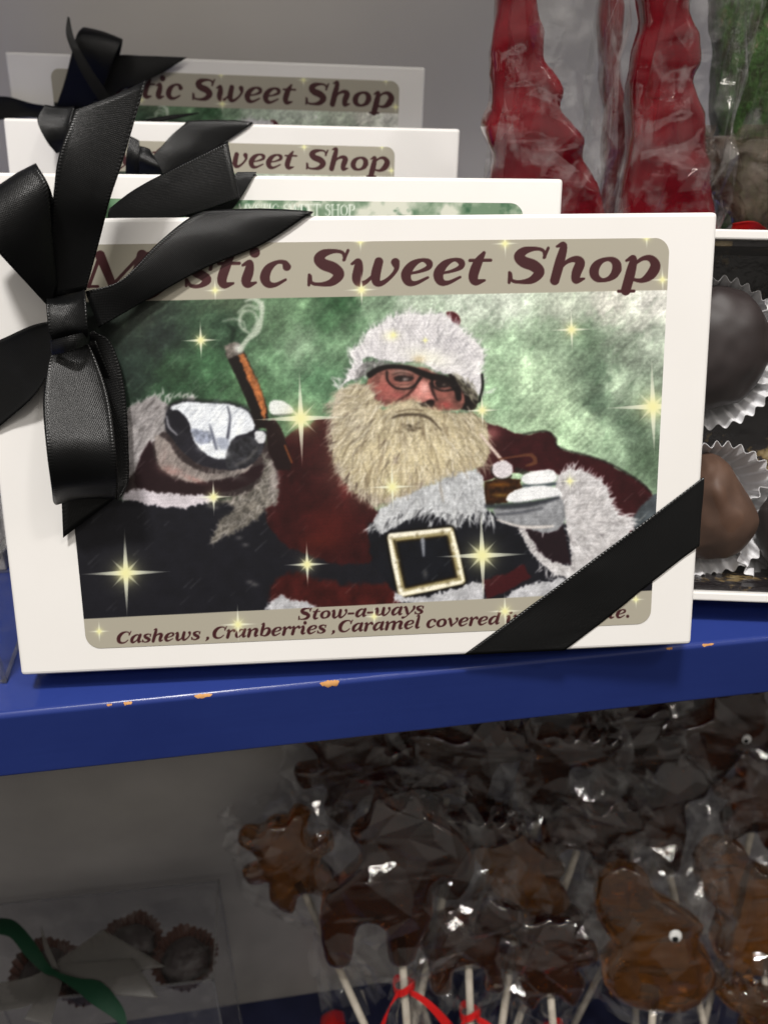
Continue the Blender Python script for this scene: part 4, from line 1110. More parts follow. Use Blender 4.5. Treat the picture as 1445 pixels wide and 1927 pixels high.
ribbon('ribbon_loop', F1, [((100, 652, 9), (164, 642, 9)), ((88, 694, 10.5), (184, 684, 10)), ((81, 760, 15), (205, 752, 14)), ((88, 850, 19.5), (217, 846, 18)), ((97, 920, 16), (222, 914, 14.5)), ((101, 946, 9), (222, 940, 8)), ((112, 944, 6), (236, 920, 5.4)), ((118, 890, 4), (243, 884, 3.6)), ((124, 760, 3.2), (236, 740, 2.8)), ((128, 670, 4), (212, 650, 3.2)), ((128, 640, 6), (176, 622, 5))], bow, n=8, curl=0.05, seed=7)
ribbon('ribbon_tail', F1, [((108, 650, 6), (180, 640, 6)), ((110, 760, 2.4), (222, 750, 2.2)), ((114, 880, 1.8), (232, 862, 1.8)), ((119, 1012, 2.2), (226, 930, 1.8))], bow, curl=0.0, seed=8)

# box behind it
bow2 = ribbon('bow', F2, [((110, 405, 6), (190, 405, 6)), ((104, 340, 11), (182, 345, 11)), ((112, 288, 10), (176, 292, 9)), ((128, 262, 5), (172, 268, 4))], b2, curl=0.06, seed=20)
ribbon('ribbon_tail', F2, [((206, 392, 7), (202, 420, 7)), ((255, 355, 9), (262, 420, 9)), ((335, 312, 11), (352, 406, 11)), ((429, 265, 12), (452, 374, 12))], bow2, curl=0.05, seed=21)
ribbon('ribbon_band', F2, [((310, 440, 2), (330, 470, 2)), ((392, 372, 1), (430, 400, 1)), ((442, 328, .7), (478, 329, .7))], b2, tail=over(F2, 1, ux(F2, 444, 326), ux(F2, 480, 327), 'top'), seed=22)
# third box
bow3 = ribbon('bow', F3, [((236, 330, 7), (264, 332, 7)), ((238, 290, 10), (264, 296, 10)), ((244, 255, 8), (262, 264, 8))], b3, curl=0.08, seed=30)
ribbon('ribbon_loop', F3, [((262, 326, 8), (310, 332, 8)), ((262, 298, 12), (300, 312, 12)), ((262, 274, 9), (282, 280, 9))], bow3, curl=0.08, seed=31)
ribbon('ribbon_band', F3, [((256, 326, 6), (288, 340, 5)), ((292, 288, 3.4), (335, 316, 2)), ((322, 255, 1.6), (405, 278, 1)), ((348, 232, .8), (470, 235, .7))], b3, tail=over(F3, S3, ux(F3, 350, 231), ux(F3, 472, 234), 'top', DH3), curl=0.03, seed=32)
ribbon('ribbon_loop', F3, [((84, 196, 8), (140, 200, 8)), ((70, 224, 13), (132, 236, 13)), ((86, 262, 13), (136, 262, 12)), ((106, 288, 9), (138, 282, 9))], bow3, curl=0.06, seed=33)
# box at the back
bow4 = ribbon('bow', F4, [((95, 200, 7), (134, 196, 7)), ((100, 214, 13), (140, 212, 13)), ((112, 232, 11), (146, 228, 11)), ((128, 250, 6), (150, 240, 6))], b4, curl=0.1, seed=40)
ribbon('ribbon_loop', F4, [((104, 205, 8), (170, 200, 8)), ((122, 150, 14), (196, 160, 13)), ((136, 95, 19), (214, 112, 18)), ((146, 62, 18), (226, 84, 17)), ((160, 51, 12), (231, 74, 12)), ((158, 80, 6), (224, 108, 5)), ((150, 190, 5), (200, 190, 5))], bow4, curl=0.04, seed=41)
ribbon('ribbon_tail', F4, [((165, 150, 5), (190, 205, 5)), ((214, 106, 5), (222, 172, 4)), ((270, 104, 4), (262, 158, 4)), ((352, 107, 3), (310, 134, 3))], bow4, curl=0.03, seed=42)
ribbon('ribbon_tail', F4, [((190, 196, 22), (214, 190, 20)), ((160, 150, 27), (178, 138, 26)), ((136, 98, 30), (150, 92, 29)), ((124, 62, 29), (138, 66, 28)), ((127, 30, 27), (131, 32, 27))], bow4, curl=0.05, seed=43)
ribbon('ribbon_band', F4, [((100, 200, 7), (100, 226, 7)), ((58, 193, 5), (60, 220, 4)), ((20, 182, 3), (20, 222, 3)), ((-8, 180, .8), (-8, 226, .8))], b4, curl=0.06, seed=44)
ribbon('ribbon_tail', F4, [((236, 236, 4), (238, 244, 4)), ((290, 220, 4), (296, 231, 4)), ((335, 214, 3), (340, 221, 3)), ((374, 211, 3), (374, 213, 3))], bow4, seed=45)


# ------------------------------------------------------------------ box of chocolates beside the front box
def fluted_cup(name, F, cu, cv_, r0, r1, depth, flutes, mat, label, w0, seed=0, group=None):
    M = F.matrix() @ Matrix.Translation((cu, cv_, w0))
    V, Fc = [], []
    n = flutes * 8
    rows = 7
    rg = np.random.default_rng(seed)
    ph = rg.random() * 6
    for i in range(rows + 1):
        t = i / rows
        for k in range(n):
            a = 2 * math.pi * k / n
            fl = 0.5 * math.sin(2 * math.pi * k / 8.0)
            r = r0 + (r1 - r0) * t ** 1.15 + fl * (0.0003 + 0.0016 * t)
            wv = 0.0008 * t * math.sin(3 * a + ph) + 0.0006 * t * math.sin(7 * a + ph)
            V.append((r * math.cos(a), r * math.sin(a), depth * t + wv * 2 - (0.0007 * t * fl)))
    for i in range(rows):
        for k in range(n):
            k2 = (k + 1) % n
            Fc.append((i * n + k, i * n + k2, (i + 1) * n + k2, (i + 1) * n + k))
    Fc.append(tuple(range(n))[::-1])
    me = bpy.data.meshes.new(name)
    me.from_pydata(V, [], Fc)
    me.materials.append(mat)
    o = bpy.data.objects.new(name, me); COL.objects.link(o)
    o.matrix_world = M
    sm = o.modifiers.new('thickness', 'SOLIDIFY'); sm.thickness = 0.00012
    tag(o, label, 'paper cup', group)
    return o


def chocolate(F, cu, cv_, w0, rx, ry, rz, mat, label, seed, lumps=(), group=None, pear=0.0):
    bm = bmesh.new()
    bmesh.ops.create_icosphere(bm, subdivisions=5, radius=1.0)
    for v in bm.verts:
        p = v.co.copy()
        ang = math.atan2(p.y, p.x)
        q = 1 + 0.05 * math.sin(2 * ang + seed) + 0.03 * math.sin(3 * ang + seed * 2)
        d = mnoise.fractal(p * 1.6 + Vector((seed * 7.3, 0, 0)), 0.6, 2.0, 2) * 0.05
        x, y, z = p.x * q * (1 - pear * max(0, p.y + 0.1)), p.y * q, p.z
        if pear: x += 0.12 * max(0, p.y) * -1
        z = math.copysign(abs(z) ** 0.8, z)
        v.co = Vector((x * rx * (1 + d), y * ry * (1 + d), z * rz * (1 + d * 1.5)))
        for (lx, ly, lr, lh) in lumps:
            g = math.exp(-((v.co.x - lx) ** 2 + (v.co.y - ly) ** 2) / lr ** 2)
            if v.co.z > 0: v.co.z += lh * g
    me = bpy.data.meshes.new('chocolate')
    bm.to_mesh(me); bm.free()
    me.materials.append(mat)
    me.polygons.foreach_set('use_smooth', [True] * len(me.polygons))
    o = bpy.data.objects.new('chocolate', me); COL.objects.link(o)
    o.matrix_world = F.matrix() @ Matrix.Translation((cu, cv_, w0)) @ Matrix.Rotation(0.1 * math.sin(seed), 4, 'X')
    return tag(o, label, 'chocolate', group)


CBD = 0.030
ZC = SZ + CBD * math.sin(math.radians(20))
cb0 = at_z(1310, 1130, ZC); cb1 = at_z(1445, 1135, ZC)
cyaw = math.degrees(math.atan2(cb1[1] - cb0[1], cb1[0] - cb0[0]))
CBW = 0.20
cex = np.array([math.cos(math.radians(cyaw)), math.sin(math.radians(cyaw)), 0])
cl = cb0 + cex * (0.0900 - cb0[0]) / cex[0]
F5 = Frame(cl + cex * CBW / 2, cyaw, 20, CBW)
CBH = F5.loc(1400, 431)[1]
print('chocolate box', cl, cyaw, CBH)
cbox = thing('chocolate_box', 'open white box of chocolates in fluted paper cups under clear film', 'box', F5.matrix())
fr = 0.0027
bm = bmesh.new()
for (x0, x1, y0, y1) in ((0, CBW, 0, fr), (0, CBW, CBH - fr, CBH), (0, fr, fr, CBH - fr), (CBW - fr, CBW, fr, CBH - fr)):
    t_ = box_bm(x0, x1, y0, y1, -CBD + 0.001, 0, 0.0005, 2)
    me_ = bpy.data.meshes.new('tmp'); t_.to_mesh(me_); t_.free(); bm.from_mesh(me_); bpy.data.meshes.remove(me_)
bm_obj('rim', bm, M_CARD, cbox, world=False)


def tray_mat():
    m, nt, N, L, b = newmat('dark_foil_tray')
    n = noise_node(nt, 55, 5, 0.7)
    r = ramp_node(nt, n.outputs['Fac'], [(0.0, (0.010, 0.008, 0.010)), (0.57, (0.014, 0.011, 0.013)), (0.62, (0.20, 0.14, 0.06)), (0.70, (0.34, 0.27, 0.15))])
    L.new(r.outputs['Color'], b.inputs['Base Color'])
    b.inputs['Roughness'].default_value = 0.25
    n2 = noise_node(nt, 130, 3)
    add_bump(nt, b, n2.outputs['Fac'], 0.7, 0.002)
    return m


bm_obj('tray', box_bm(0.0008, CBW - 0.0008, 0.0008, CBH - 0.0008, -CBD, -CBD + 0.002, 0), tray_mat(), cbox, world=False)
bm = bmesh.new()
for (x0, x1, y0, y1) in ((fr + .0002, CBW - fr - .0002, fr + .0002, fr + .0016), (fr + .0002, CBW - fr - .0002, CBH - fr - .0016, CBH - fr - .0002), (fr + .0002, fr + .0016, fr + .002, CBH - fr - .002)):
    t_ = box_bm(x0, x1, y0, y1, -CBD + 0.0022, -0.0022)
    me_ = bpy.data.meshes.new('tmp'); t_.to_mesh(me_); t_.free(); bm.from_mesh(me_); bpy.data.meshes.remove(me_)
bm_obj('tray_side', bm, bpy.data.materials['dark_foil_tray'], cbox, world=False)
# row of embossed nubs along the tray's lower edge
bm = bmesh.new()
for k in range(46):
    q = bmesh.ops.create_icosphere(bm, subdivisions=1, radius=1)
    bmesh.ops.scale(bm, vec=(0.0009, 0.0022, 0.0012), verts=q['verts'])
    bmesh.ops.translate(bm, vec=(0.008 + k * 0.004, 0.0115 + 0.0012 * math.sin(k * 0.9), -CBD + 0.0025), verts=q['verts'])
bm_obj('embossed_edge', bm, simple('glossy_dark_tray', (0.012, 0.009, 0.012), rough=0.15, scale=50), cbox, world=False, smooth=True)
g5 = 'chocolates in the open box'; g5c = 'white paper cups in the chocolate box'
dz = -CBD + 0.003
c1 = F5.loc(1338, 668, -0.012); c2 = F5.loc(1345, 958, -0.012)
fluted_cup('paper_cup', F5, c1[0], c1[1], 0.0155, 0.0225, 0.014, 34, M_CUP, 'white fluted paper cup around the upper round dark chocolate', dz, 1, g5c)
chocolate(F5, c1[0] + 0.0015, c1[1] + 0.0015, dz + 0.013, 0.0150, 0.0195, 0.0110, M_DARKCH, 'round glossy dark chocolate at the top right edge', 1.3, lumps=((0.004, 0.007, 0.008, 0.0018), (-0.002, -0.006, 0.010, 0.002), (0.008, -0.008, 0.004, -0.0012)), group=g5)
fluted_cup('paper_cup', F5, c2[0], c2[1] - 0.001, 0.0150, 0.0215, 0.013, 32, M_CUP, 'white fluted paper cup around the milk brown chocolate', dz, 2, g5c)
chocolate(F5, c2[0] - 0.001, c2[1], dz + 0.0125, 0.0140, 0.0175, 0.0115, M_MILKCH, 'milk brown lumpy chocolate in the lower paper cup', 2.1, lumps=((0.004, -0.004, 0.008, 0.003), (-0.003, 0.010, 0.006, 0.003), (0.006, 0.002, 0.004, 0.001)), group=g5, pear=0.42)
c3 = F5.loc(1505, 1010, -0.012)
fluted_cup('paper_cup', F5, c3[0] + 0.003, c3[1], 0.0150, 0.0215, 0.013, 32, M_CUP, 'white paper cup cut by the right edge, lower row', dz, 3, g5c)
chocolate(F5, c3[0] + 0.003, c3[1], dz + 0.0125, 0.0150, 0.0175, 0.0115, M_DARKCH, 'dark chocolate cut by the right edge, lower row', 3.1, group=g5)
c4 = F5.loc(1545, 640, -0.012)
fluted_cup('paper_cup', F5, c4[0] + 0.002, c4[1], 0.0150, 0.0215, 0.013, 32, M_CUP, 'white paper cup at the right edge, upper row', dz, 4, g5c)
chocolate(F5, c4[0] + 0.002, c4[1], dz + 0.0125, 0.0150, 0.0175, 0.0115, M_MILKCH, 'milk chocolate at the right edge, upper row', 4.1, group=g5)
pane = [(fr, fr, -0.0012), (CBW - fr, fr, -0.0012), (CBW - fr, CBH - fr, -0.0012), (fr, CBH - fr, -0.0012)]
mesh('clear_lid', pane, [(0, 1, 2, 3)], M_CLEAR, cbox, smooth=False, world=False)


# ------------------------------------------------------------------ wrapped candies
def outline_mesh(name, pts, depth, bev, res=8, puff=0.0, seed=0.0, rough=0.0):
    """solid from an outline (metres, in its own x-y plane), rounded edges, uneven faces"""
    P = catmull(pts, res, True)
    cu = bpy.data.curves.new(name, 'CURVE')
    cu.dimensions = '2D'; cu.fill_mode = 'BOTH'
    sp = cu.splines.new('POLY'); sp.points.add(len(P) - 1)
    for k, q in enumerate(P): sp.points[k].co = (q[0], q[1], 0, 1)
    sp.use_cyclic_u = True
    cu.extrude = depth / 2 - bev; cu.bevel_depth = bev; cu.bevel_resolution = 3; cu.offset = -bev * 0.9
    ob = bpy.data.objects.new(name, cu)
    COL.objects.link(ob)
    bpy.context.view_layer.update()
    me = bpy.data.meshes.new_from_object(ob.evaluated_get(bpy.context.evaluated_depsgraph_get()))
    bpy.data.objects.remove(ob); bpy.data.curves.remove(cu)
    bm = bmesh.new(); bm.from_mesh(me)
    bmesh.ops.remove_doubles(bm, verts=bm.verts, dist=1e-6)
    bmesh.ops.triangulate(bm, faces=[f for f in bm.faces if len(f.verts) > 4])
    ln = max(np.ptp(P[:, 0]), np.ptp(P[:, 1])) / 16
    for _ in range(3):
        ed = [e for e in bm.edges if e.calc_length() > ln]
        if not ed: break
        bmesh.ops.subdivide_edges(bm, edges=ed, cuts=1)
        bmesh.ops.triangulate(bm, faces=[f for f in bm.faces if len(f.verts) > 4])
    c = P.mean(0); rr = np.abs(P - c).max(0)
    bm.normal_update()
    for v in bm.verts:
        fx = (v.co.x - c[0]) / rr[0]; fy = (v.co.y - c[1]) / rr[1]
        v.co.z *= 1 + puff * max(0, 1 - fx * fx - fy * fy)
        v.co += v.normal * (rough * mnoise.fractal(Vector((v.co.x * 90 + seed, v.co.y * 90, v.co.z * 90)), 0.8, 2, 3))
    bm.to_mesh(me); bm.free()
    return me


def bag_mesh(name, rows, seed, n=22, crease=0.004, per=3):
    """clear bag: rows of (height, half width, half depth, gather 0..1); crumpled into flat irregular facets"""
    R = catmull(rows, per)
    V, F = [], []
    rg = random.Random(int(seed * 1000))
    m_ = len(R)
    for i, (z, a, d, g) in enumerate(R):
        dz_ = abs(R[min(i + 1, m_ - 1)][0] - R[max(i - 1, 0)][0]) / 2
        for k in range(n):
            q = 2 * math.pi * (k + (0.5 if i % 2 else 0) + rg.uniform(-0.32, 0.32) * (1 - 0.6 * g)) / n
            cx_, sx = math.cos(q), math.sin(q)
            x = math.copysign(abs(cx_) ** 0.75, cx_) * a; y = math.copysign(abs(sx) ** 0.9, sx) * d
            fold = g * 0.34 * (1 if k % 2 else -1)
            x *= 1 + fold; y *= 1 + fold
            amt = crease * (1 - 0.75 * g)
            rp = rg.uniform(-1, 1)
            x += cx_ * rp * amt; y += sx * rp * amt + rg.uniform(-0.5, 0.5) * amt * abs(cx_)
            V.append((x, y, z + rg.uniform(-0.34, 0.34) * dz_ * (0 if i in (0, m_ - 1) else 1) + (0.003 * rg.uniform(-1, 1) if i == m_ - 1 else 0)))
    for i in range(m_ - 1):
        for k in range(n):
            k2 = (k + 1) % n
            p, q_, r_, s_ = i * n + k, i * n + k2, (i + 1) * n + k2, (i + 1) * n + k
            if i % 2: F += [(p, q_, r_), (p, r_, s_)] if rg.random() < 0.75 else [(p, q_, s_), (q_, r_, s_)]
            else: F += [(p, q_, s_), (q_, r_, s_)] if rg.random() < 0.75 else [(p, q_, r_), (p, r_, s_)]
    me = bpy.data.meshes.new(name)
    me.from_pydata(V, [], F); me.update()
    return me


def wrap(name, me, mat, root):
    return link(name, me, mat, root, smooth=False, world=False)


def stand(p, yaw=0.0, lean=0.0, roll=0.0):
    """matrix of a thing standing at p: x right, z up; its flat face towards -y"""
    return Matrix.Translation(Vector(p)) @ Matrix.Rotation(yaw, 4, 'Z') @ Matrix.Rotation(-lean, 4, 'X') @ Matrix.Rotation(roll, 4, 'Y')


ROTX = Matrix.Rotation(math.pi / 2, 4, 'X')     # outline plane x-y -> x-z
CAMYAW = YAW


def local_outline(px_pts, M):
    """points given on the picture -> the thing's own x-z plane"""
    Mi = M.inverted()
    o = np.array(M.translation); nrm = np.array(M.to_3x3() @ Vector((0, 1, 0)))
    out = []
    for (x, y) in px_pts:
        q = Mi @ Vector(hit(x, y, o, nrm))
        out.append((q.x, q.z))
    return out


def candy_tree(label, base_px, depth_y, outline, mat, film, seed, bagpx, yaw=-0.16, lean=0.0, group=None):
    p = at_y(base_px[0], base_px[1], depth_y)
    p = (p[0], p[1], SZ)
    M = stand(p, yaw, lean)
    root = thing('candy_tree', label, 'candy tree', M, group)
    pts = local_outline(outline, M)
    me = outline_mesh('candy', pts, 0.013, 0.004, res=5, puff=0.15, seed=seed, rough=0.0012)
    me.transform(ROTX)
    link('candy', me, mat, root, world=False)
    a = np.array(pts); b = np.array(local_outline(bagpx, M))
    x0, x1 = b[:, 0].min(), b[:, 0].max(); zt = b[:, 1].max()
    w = (x1 - x0) / 2; cx_ = (x0 + x1) / 2
    rows = [(0.002, w * 0.95, 0.016, 0), (0.02, w, 0.0175, 0), (zt * 0.4, w * 0.97, 0.0175, 0), (zt * 0.7, w * 0.9, 0.0165, 0), (zt, w * 0.8, 0.014, 0)]
    mb = bag_mesh('wrapper', rows, seed, n=26, crease=0.0028, per=4)
    mb.transform(Matrix.Translation((cx_, 0, 0)))
    wrap('wrapper', mb, film, root)
    return root


gt = 'red candy trees in clear bags'
candy_tree('red candy tree in a clear bag with jagged right edge, left of the three', (1010, 400), 0.150,
           [(935, -120), (990, -60), (1004, 20), (1022, 58), (1022, 112), (1056, 162), (1054, 208), (1094, 258), (1092, 300), (1118, 352), (1132, 400), (1170, 560), (900, 560), (914, 400), (926, 300), (912, 246), (922, 190), (924, 100), (936, 0)],
           M_RED, M_FILM_T, 3.0, [(905, 430), (1140, 430), (1000, -160)], group=gt)
candy_tree('dark red candy tree in a clear bag, narrow slice between two others', (1150, 400), 0.185,
           [(1130, -100), (1160, -60), (1168, 60), (1162, 150), (1185, 250), (1180, 330), (1205, 420), (1210, 560), (1120, 560), (1128, 400), (1136, 260), (1132, 120), (1128, 0)],
           M_RED, M_FILM_T, 5.0, [(1110, 430), (1225, 430), (1140, -160)], group=gt)
candy_tree('wide red candy tree in a clear bag, right of the three beside the green one', (1245, 400), 0.150,
           [(1200, -120), (1285, -100), (1292, 20), (1306, 60), (1312, 110), (1300, 150), (1318, 210), (1322, 270), (1330, 330), (1338, 400), (1345, 560), (1150, 560), (1160, 400), (1178, 300), (1184, 180), (1192, 110), (1205, 40)],
           M_RED, M_FILM_T, 8.0, [(1148, 430), (1352, 430), (1240, -160)], group=gt)


def moss_mat():
    m, nt, N, L, b = newmat('green_sprinkled_candy')
    n = noise_node(nt, 120, 6, 0.75, stretch=(1.3, 1.3, 0.7))
    r = ramp_node(nt, n.outputs['Fac'], [(0.34, (0.020, 0.017, 0.010)), (0.47, (0.026, 0.042, 0.013)), (0.56, (0.040, 0.095, 0.022)), (0.64, (0.10, 0.10, 0.05)), (0.70, (0.34, 0.32, 0.24))])
    r.color_ramp.interpolation = 'LINEAR'
    L.new(r.outputs['Color'], b.inputs['Base Color'])
    b.inputs['Roughness'].default_value = 0.35
    add_bump(nt, b, n.outputs['Fac'], 0.8, 0.002)
    return m


candy_tree('green and brown speckled candy tree in a clear bag at the right edge', (1420, 400), 0.185,
           [(1350, -120), (1460, -140), (1560, -60), (1585, 120), (1590, 300), (1600, 500), (1600, 560), (1330, 560), (1342, 420), (1350, 300), (1340, 200), (1346, 120), (1338, 40)],
           moss_mat(), M_FILM_T, 12.0, [(1325, 430), (1620, 430), (1460, -160)])
# red bow at the foot of the green candy's bag and its pale gathered skirt
bp_ = at_y(1392, 424, 0.150)
ZT = float(bp_[2] - SZ)
Mg = stand((bp_[0] + 0.006, bp_[1], SZ), -0.16)
gath = thing('candy_bag', 'pale gathered clear bag tied with red ribbon behind the chocolate box', 'bag', Mg)
rows = [(0.0, 0.016, 0.014, .2), (ZT * 0.6, 0.022, 0.016, .4), (ZT * 0.88, 0.016, 0.012, .5), (ZT, 0.0065, 0.006, .9), (ZT + 0.012, 0.016, 0.010, .6), (ZT + 0.026, 0.024, 0.012, .35), (ZT + 0.033, 0.027, 0.012, .25)]
mb = bag_mesh('bag', rows, 4.4, n=26, crease=0.002, per=4)
link('bag', mb, film('pinkish_cellophane', tint=(0.7, 0.64, 0.58), haze=0.12, patch=0.22, bump_scale=120, hazecol=(0.40, 0.33, 0.29)), gath, world=False)
mc = outline_mesh('sweet', [(-.012, 0), (.012, 0), (.015, .03), (.012, .06), (0, .07), (-.012, .06), (-.015, .03)], 0.016, 0.005, puff=0.2, rough=0.001)
mc.transform(ROTX)
link('sweet', mc, simple('pale_pink_sweet', (0.45, 0.33, 0.29), (0.55, 0.45, 0.4), rough=0.5), gath, world=False)
ws = [(np.array(Mg @ Vector((-0.012 + 0.0045 * k, -0.0075 - 0.003 * math.sin(k * 1.3), ZT - 0.004 + 0.003 * math.sin(k * 0.9)))),
       np.array(Mg @ Vector((-0.012 + 0.0045 * k, -0.0085 - 0.003 * math.sin(k * 1.3), ZT + 0.001 + 0.003 * math.sin(k * 0.9 + 0.5))))) for k in range(6)]
ribbon('tie', None, None, gath, mat=M_REDRIB, world_secs=ws, n=4, curl=0.06)

# lollipops on the lower shelf: shapes in millimetres, stick comes out at the bottom
SHAPES = {
    'hump': [(-12, -27), (-26, -22), (-31, -8), (-25, 2), (-31, 10), (-32, 22), (-24, 31), (-10, 35), (2, 31), (10, 22), (20, 16), (29, 8), (32, -4), (29, -16), (22, -24), (8, -28)],
    'duck': [(-39, 26), (-36, 39), (-24, 47), (-10, 42), (-3, 30), (15, 20), (26, 11), (24, 2), (32, -10), (36, -23), (27, -38), (10, -44), (-15, -41), (-29, -29), (-32, -15), (-26, -2), (-35, 11)],
    'antler': [(-9, -32), (-13, -16), (-11, -4), (-20, -2), (-29, 3), (-35, 10), (-32, 17), (-27, 12), (-25, 23), (-19, 13), (-15, 24), (-9, 13), (0, 15), (9, 13), (15, 24), (19, 13), (25, 23), (27, 12), (32, 17), (35, 10), (29, 3), (20, -2), (11, -4), (13, -16), (9, -32), (0, -36)],
    'bear': [(-12, -30), (-20, -18), (-16, -6), (-27, -4), (-28, 6), (-17, 6), (-17, 14), (-23, 22), (-17, 29), (-9, 25), (0, 28), (9, 25), (17, 29), (23, 22), (17, 14), (17, 6), (28, 6), (27, -4), (16, -6), (20, -18), (12, -30), (4, -22), (-4, -22)],
    'moose': [(-36, -34), (-38, -18), (-36, 2), (-24, 12), (-16, 22), (-20, 34), (-12, 40), (-6, 52), (4, 46), (10, 52), (16, 42), (28, 32), (36, 18), (32, 8), (18, 6), (16, -10), (10, -24), (4, -36), (-6, -34), (-8, -16), (-20, -14), (-26, -34)],
    'walker': [(-22, -30), (-24, -12), (-30, 2), (-24, 14), (-12, 18), (2, 16), (8, 26), (14, 32), (18, 26), (28, 22), (34, 12), (26, 6), (20, 4), (18, -12), (20, -30), (10, -30), (8, -14), (-8, -14), (-12, -30)],
}
GLOL = 'wrapped animal lollipops on the lower shelf'


def lollipop(label, px, depth_y, kind, size, mat, seed, roll=0.0, yaw=0.0, lean=0.0, eye=None, tie=True, stick=True):
    c = at_y(px[0], px[1], depth_y)
    lean += 0.5      # the pops tip back, heads away from the viewer
    # the foot stands on the lower shelf straight below the head along the leaning stick
    Mh = Matrix.Rotation(-0.16 + yaw, 4, 'Z') @ Matrix.Rotation(-lean, 4, 'X') @ Matrix.Rotation(roll, 4, 'Y')
    up = Mh @ Vector((0, 0, 1))
    hgt = (c[2] - LZ - 0.001) / up.z
    foot = Vector(c) - up * hgt
    M = Matrix.Translation(foot) @ Mh
    root = thing('lollipop', label, 'lollipop', M, GLOL)
    k = size / 1e6
    pts = [(x * k, y * k) for x, y in SHAPES[kind]]
    me = outline_mesh('candy', pts, 0.011, 0.0044, res=5, puff=0.9, seed=seed, rough=0.0009)
    me.transform(Matrix.Translation((0, 0, hgt)) @ ROTX)
    candy = link('candy', me, mat, root, world=False)
    a = np.array(pts)
    bot, top, wd = a[:, 1].min(), a[:, 1].max(), np.abs(a[:, 0]).max()
    if stick:
        bm = bmesh.new()
        bmesh.ops.create_cone(bm, cap_ends=True, segments=14, radius1=0.0021, radius2=0.0021, depth=hgt + bot + 0.016)
        bmesh.ops.translate(bm, vec=(0, 0, (hgt + bot + 0.016) / 2), verts=bm.verts)
        bm_obj('stick', bm, M_STICK, root, world=False, smooth=True)
    zt = hgt + bot - 0.014
    rows = [(max(0.006, zt - 0.05), 0.017, 0.013, .3), (zt - 0.022, 0.011, 0.009, .6), (zt, 0.0042, 0.0042, .9), (zt + 0.012, wd * 0.55, 0.009, .45), (hgt + bot * 0.4, wd * 1.12, 0.0115, .05),
            (hgt + top * 0.4, wd * 1.10, 0.0115, 0), (hgt + top, wd * 0.95, 0.009, 0), (hgt + top + 0.014, wd * 0.88, 0.003, 0)]
    mb = bag_mesh('wrapper', rows, seed * 3.7 + 1, n=26, crease=0.0056, per=3)
    wrap('wrapper', mb, M_FILM, root)
    if tie:
        ws = []
        for q in range(13):
            t = 2 * math.pi * q / 12
            e = Vector((0.0058 * math.cos(t), 0.0054 * math.sin(t), zt + 0.0015 * math.sin(2 * t + seed)))
            ws.append((np.array(M @ (e + Vector((0, 0, -0.0022)))), np.array(M @ (e + Vector((0, 0, 0.0022))))))
        tb = ribbon('tie', None, None, root, mat=M_REDRIB, world_secs=ws, n=2, thick=0.0004)
        for sg in (-1, 1):
            ws = [(np.array(M @ Vector((sg * (0.003 + 0.004 * q) + 0.0006 * q, -0.006 - 0.002 * q + 0.0005 * q * q, zt - 0.0012 * q - 0.0011 * q * q - 0.0018))),
                   np.array(M @ Vector((sg * (0.003 + 0.004 * q) + 0.0016 * q, -0.006 - 0.002 * q + 0.0005 * q * q, zt - 0.0012 * q - 0.0011 * q * q + 0.0018)))) for q in range(5)]
            ribbon('tie_end', None, None, tb, mat=M_REDRIB, world_secs=ws, n=3, thick=0.0003)
    if eye:
        ex, ez, er = eye[0] * k, eye[1] * k, eye[2] / 1000
        bm = bmesh.new()
        bmesh.ops.create_uvsphere(bm, u_segments=24, v_segments=16, radius=er)
        bmesh.ops.scale(bm, vec=(1, 0.55, 1), verts=bm.verts)
        bmesh.ops.translate(bm, vec=(ex, -0.0095, hgt + ez), verts=bm.verts)
        e = bm_obj('eye', bm, M_EYEW, root, world=False, smooth=True)
        bm = bmesh.new()
        bmesh.ops.create_uvsphere(bm, u_segments=18, v_segments=10, radius=er * 0.5)
        bmesh.ops.scale(bm, vec=(1, 0.4, 1), verts=bm.verts)
        bmesh.ops.translate(bm, vec=(ex - er * 0.1, -0.0095 - er * 0.45, hgt + ez - er * 0.25), verts=bm.verts)
        bm_obj('pupil', bm, M_EYEB, e, world=False, smooth=True)
    return root


A, D = M_AMBER, M_AMBER_DARK
lollipop('amber hump-backed animal lollipop with one big white eye, lower right', (1235, 1768), 0.085, 'duck', 980, A, 1.0, roll=0.02, eye=(7.5, 8, 3.9), tie=False)
lollipop('amber round lollipop cut by the right edge beside the one with a big eye', (1428, 1705), 0.10, 'duck', 980, A, 2.0, roll=-0.1, lean=0.05)
lollipop('brown long-muzzled lollipop in front with two legs, nearest the grey panel', (748, 1680), 0.10, 'moose', 1120, D, 3.0, roll=-0.08, lean=-0.05)
lollipop('small amber lollipop poking out farthest left against the grey panel', (545, 1618), 0.130, 'bear', 950, A, 4.0, roll=-0.42, tie=False)
lollipop('amber lollipop standing between the two-legged brown one and the big eye', (985, 1650), 0.112, 'duck', 860, A, 5.0, roll=0.12, tie=False)
lollipop('dark brown bear lollipop under the shelf edge, left of the back row', (670, 1440), 0.150, 'bear', 1200, D, 6.0, roll=-0.25, lean=-0.15, tie=False)
lollipop('dark brown walking animal lollipop in the back row, under the big box', (850, 1440), 0.148, 'walker', 1250, D, 7.0, roll=0.12, lean=-0.15, tie=False)
lollipop('dark brown antlered lollipop in the back row, right of the walking one', (1030, 1420), 0.150, 'antler', 1200, D, 8.0, roll=0.1, lean=-0.15, tie=False)
lollipop('dark brown bear lollipop in the back row below the corner ribbon', (1180, 1420), 0.152, 'bear', 1150, D, 9.0, roll=-0.1, lean=-0.15, tie=False)
lollipop('near black lollipop with a small white eye at the back right', (1345, 1400), 0.152, 'moose', 900, D, 10.0, roll=0.35, eye=(12, 14, 3.0), lean=-0.15, tie=False)
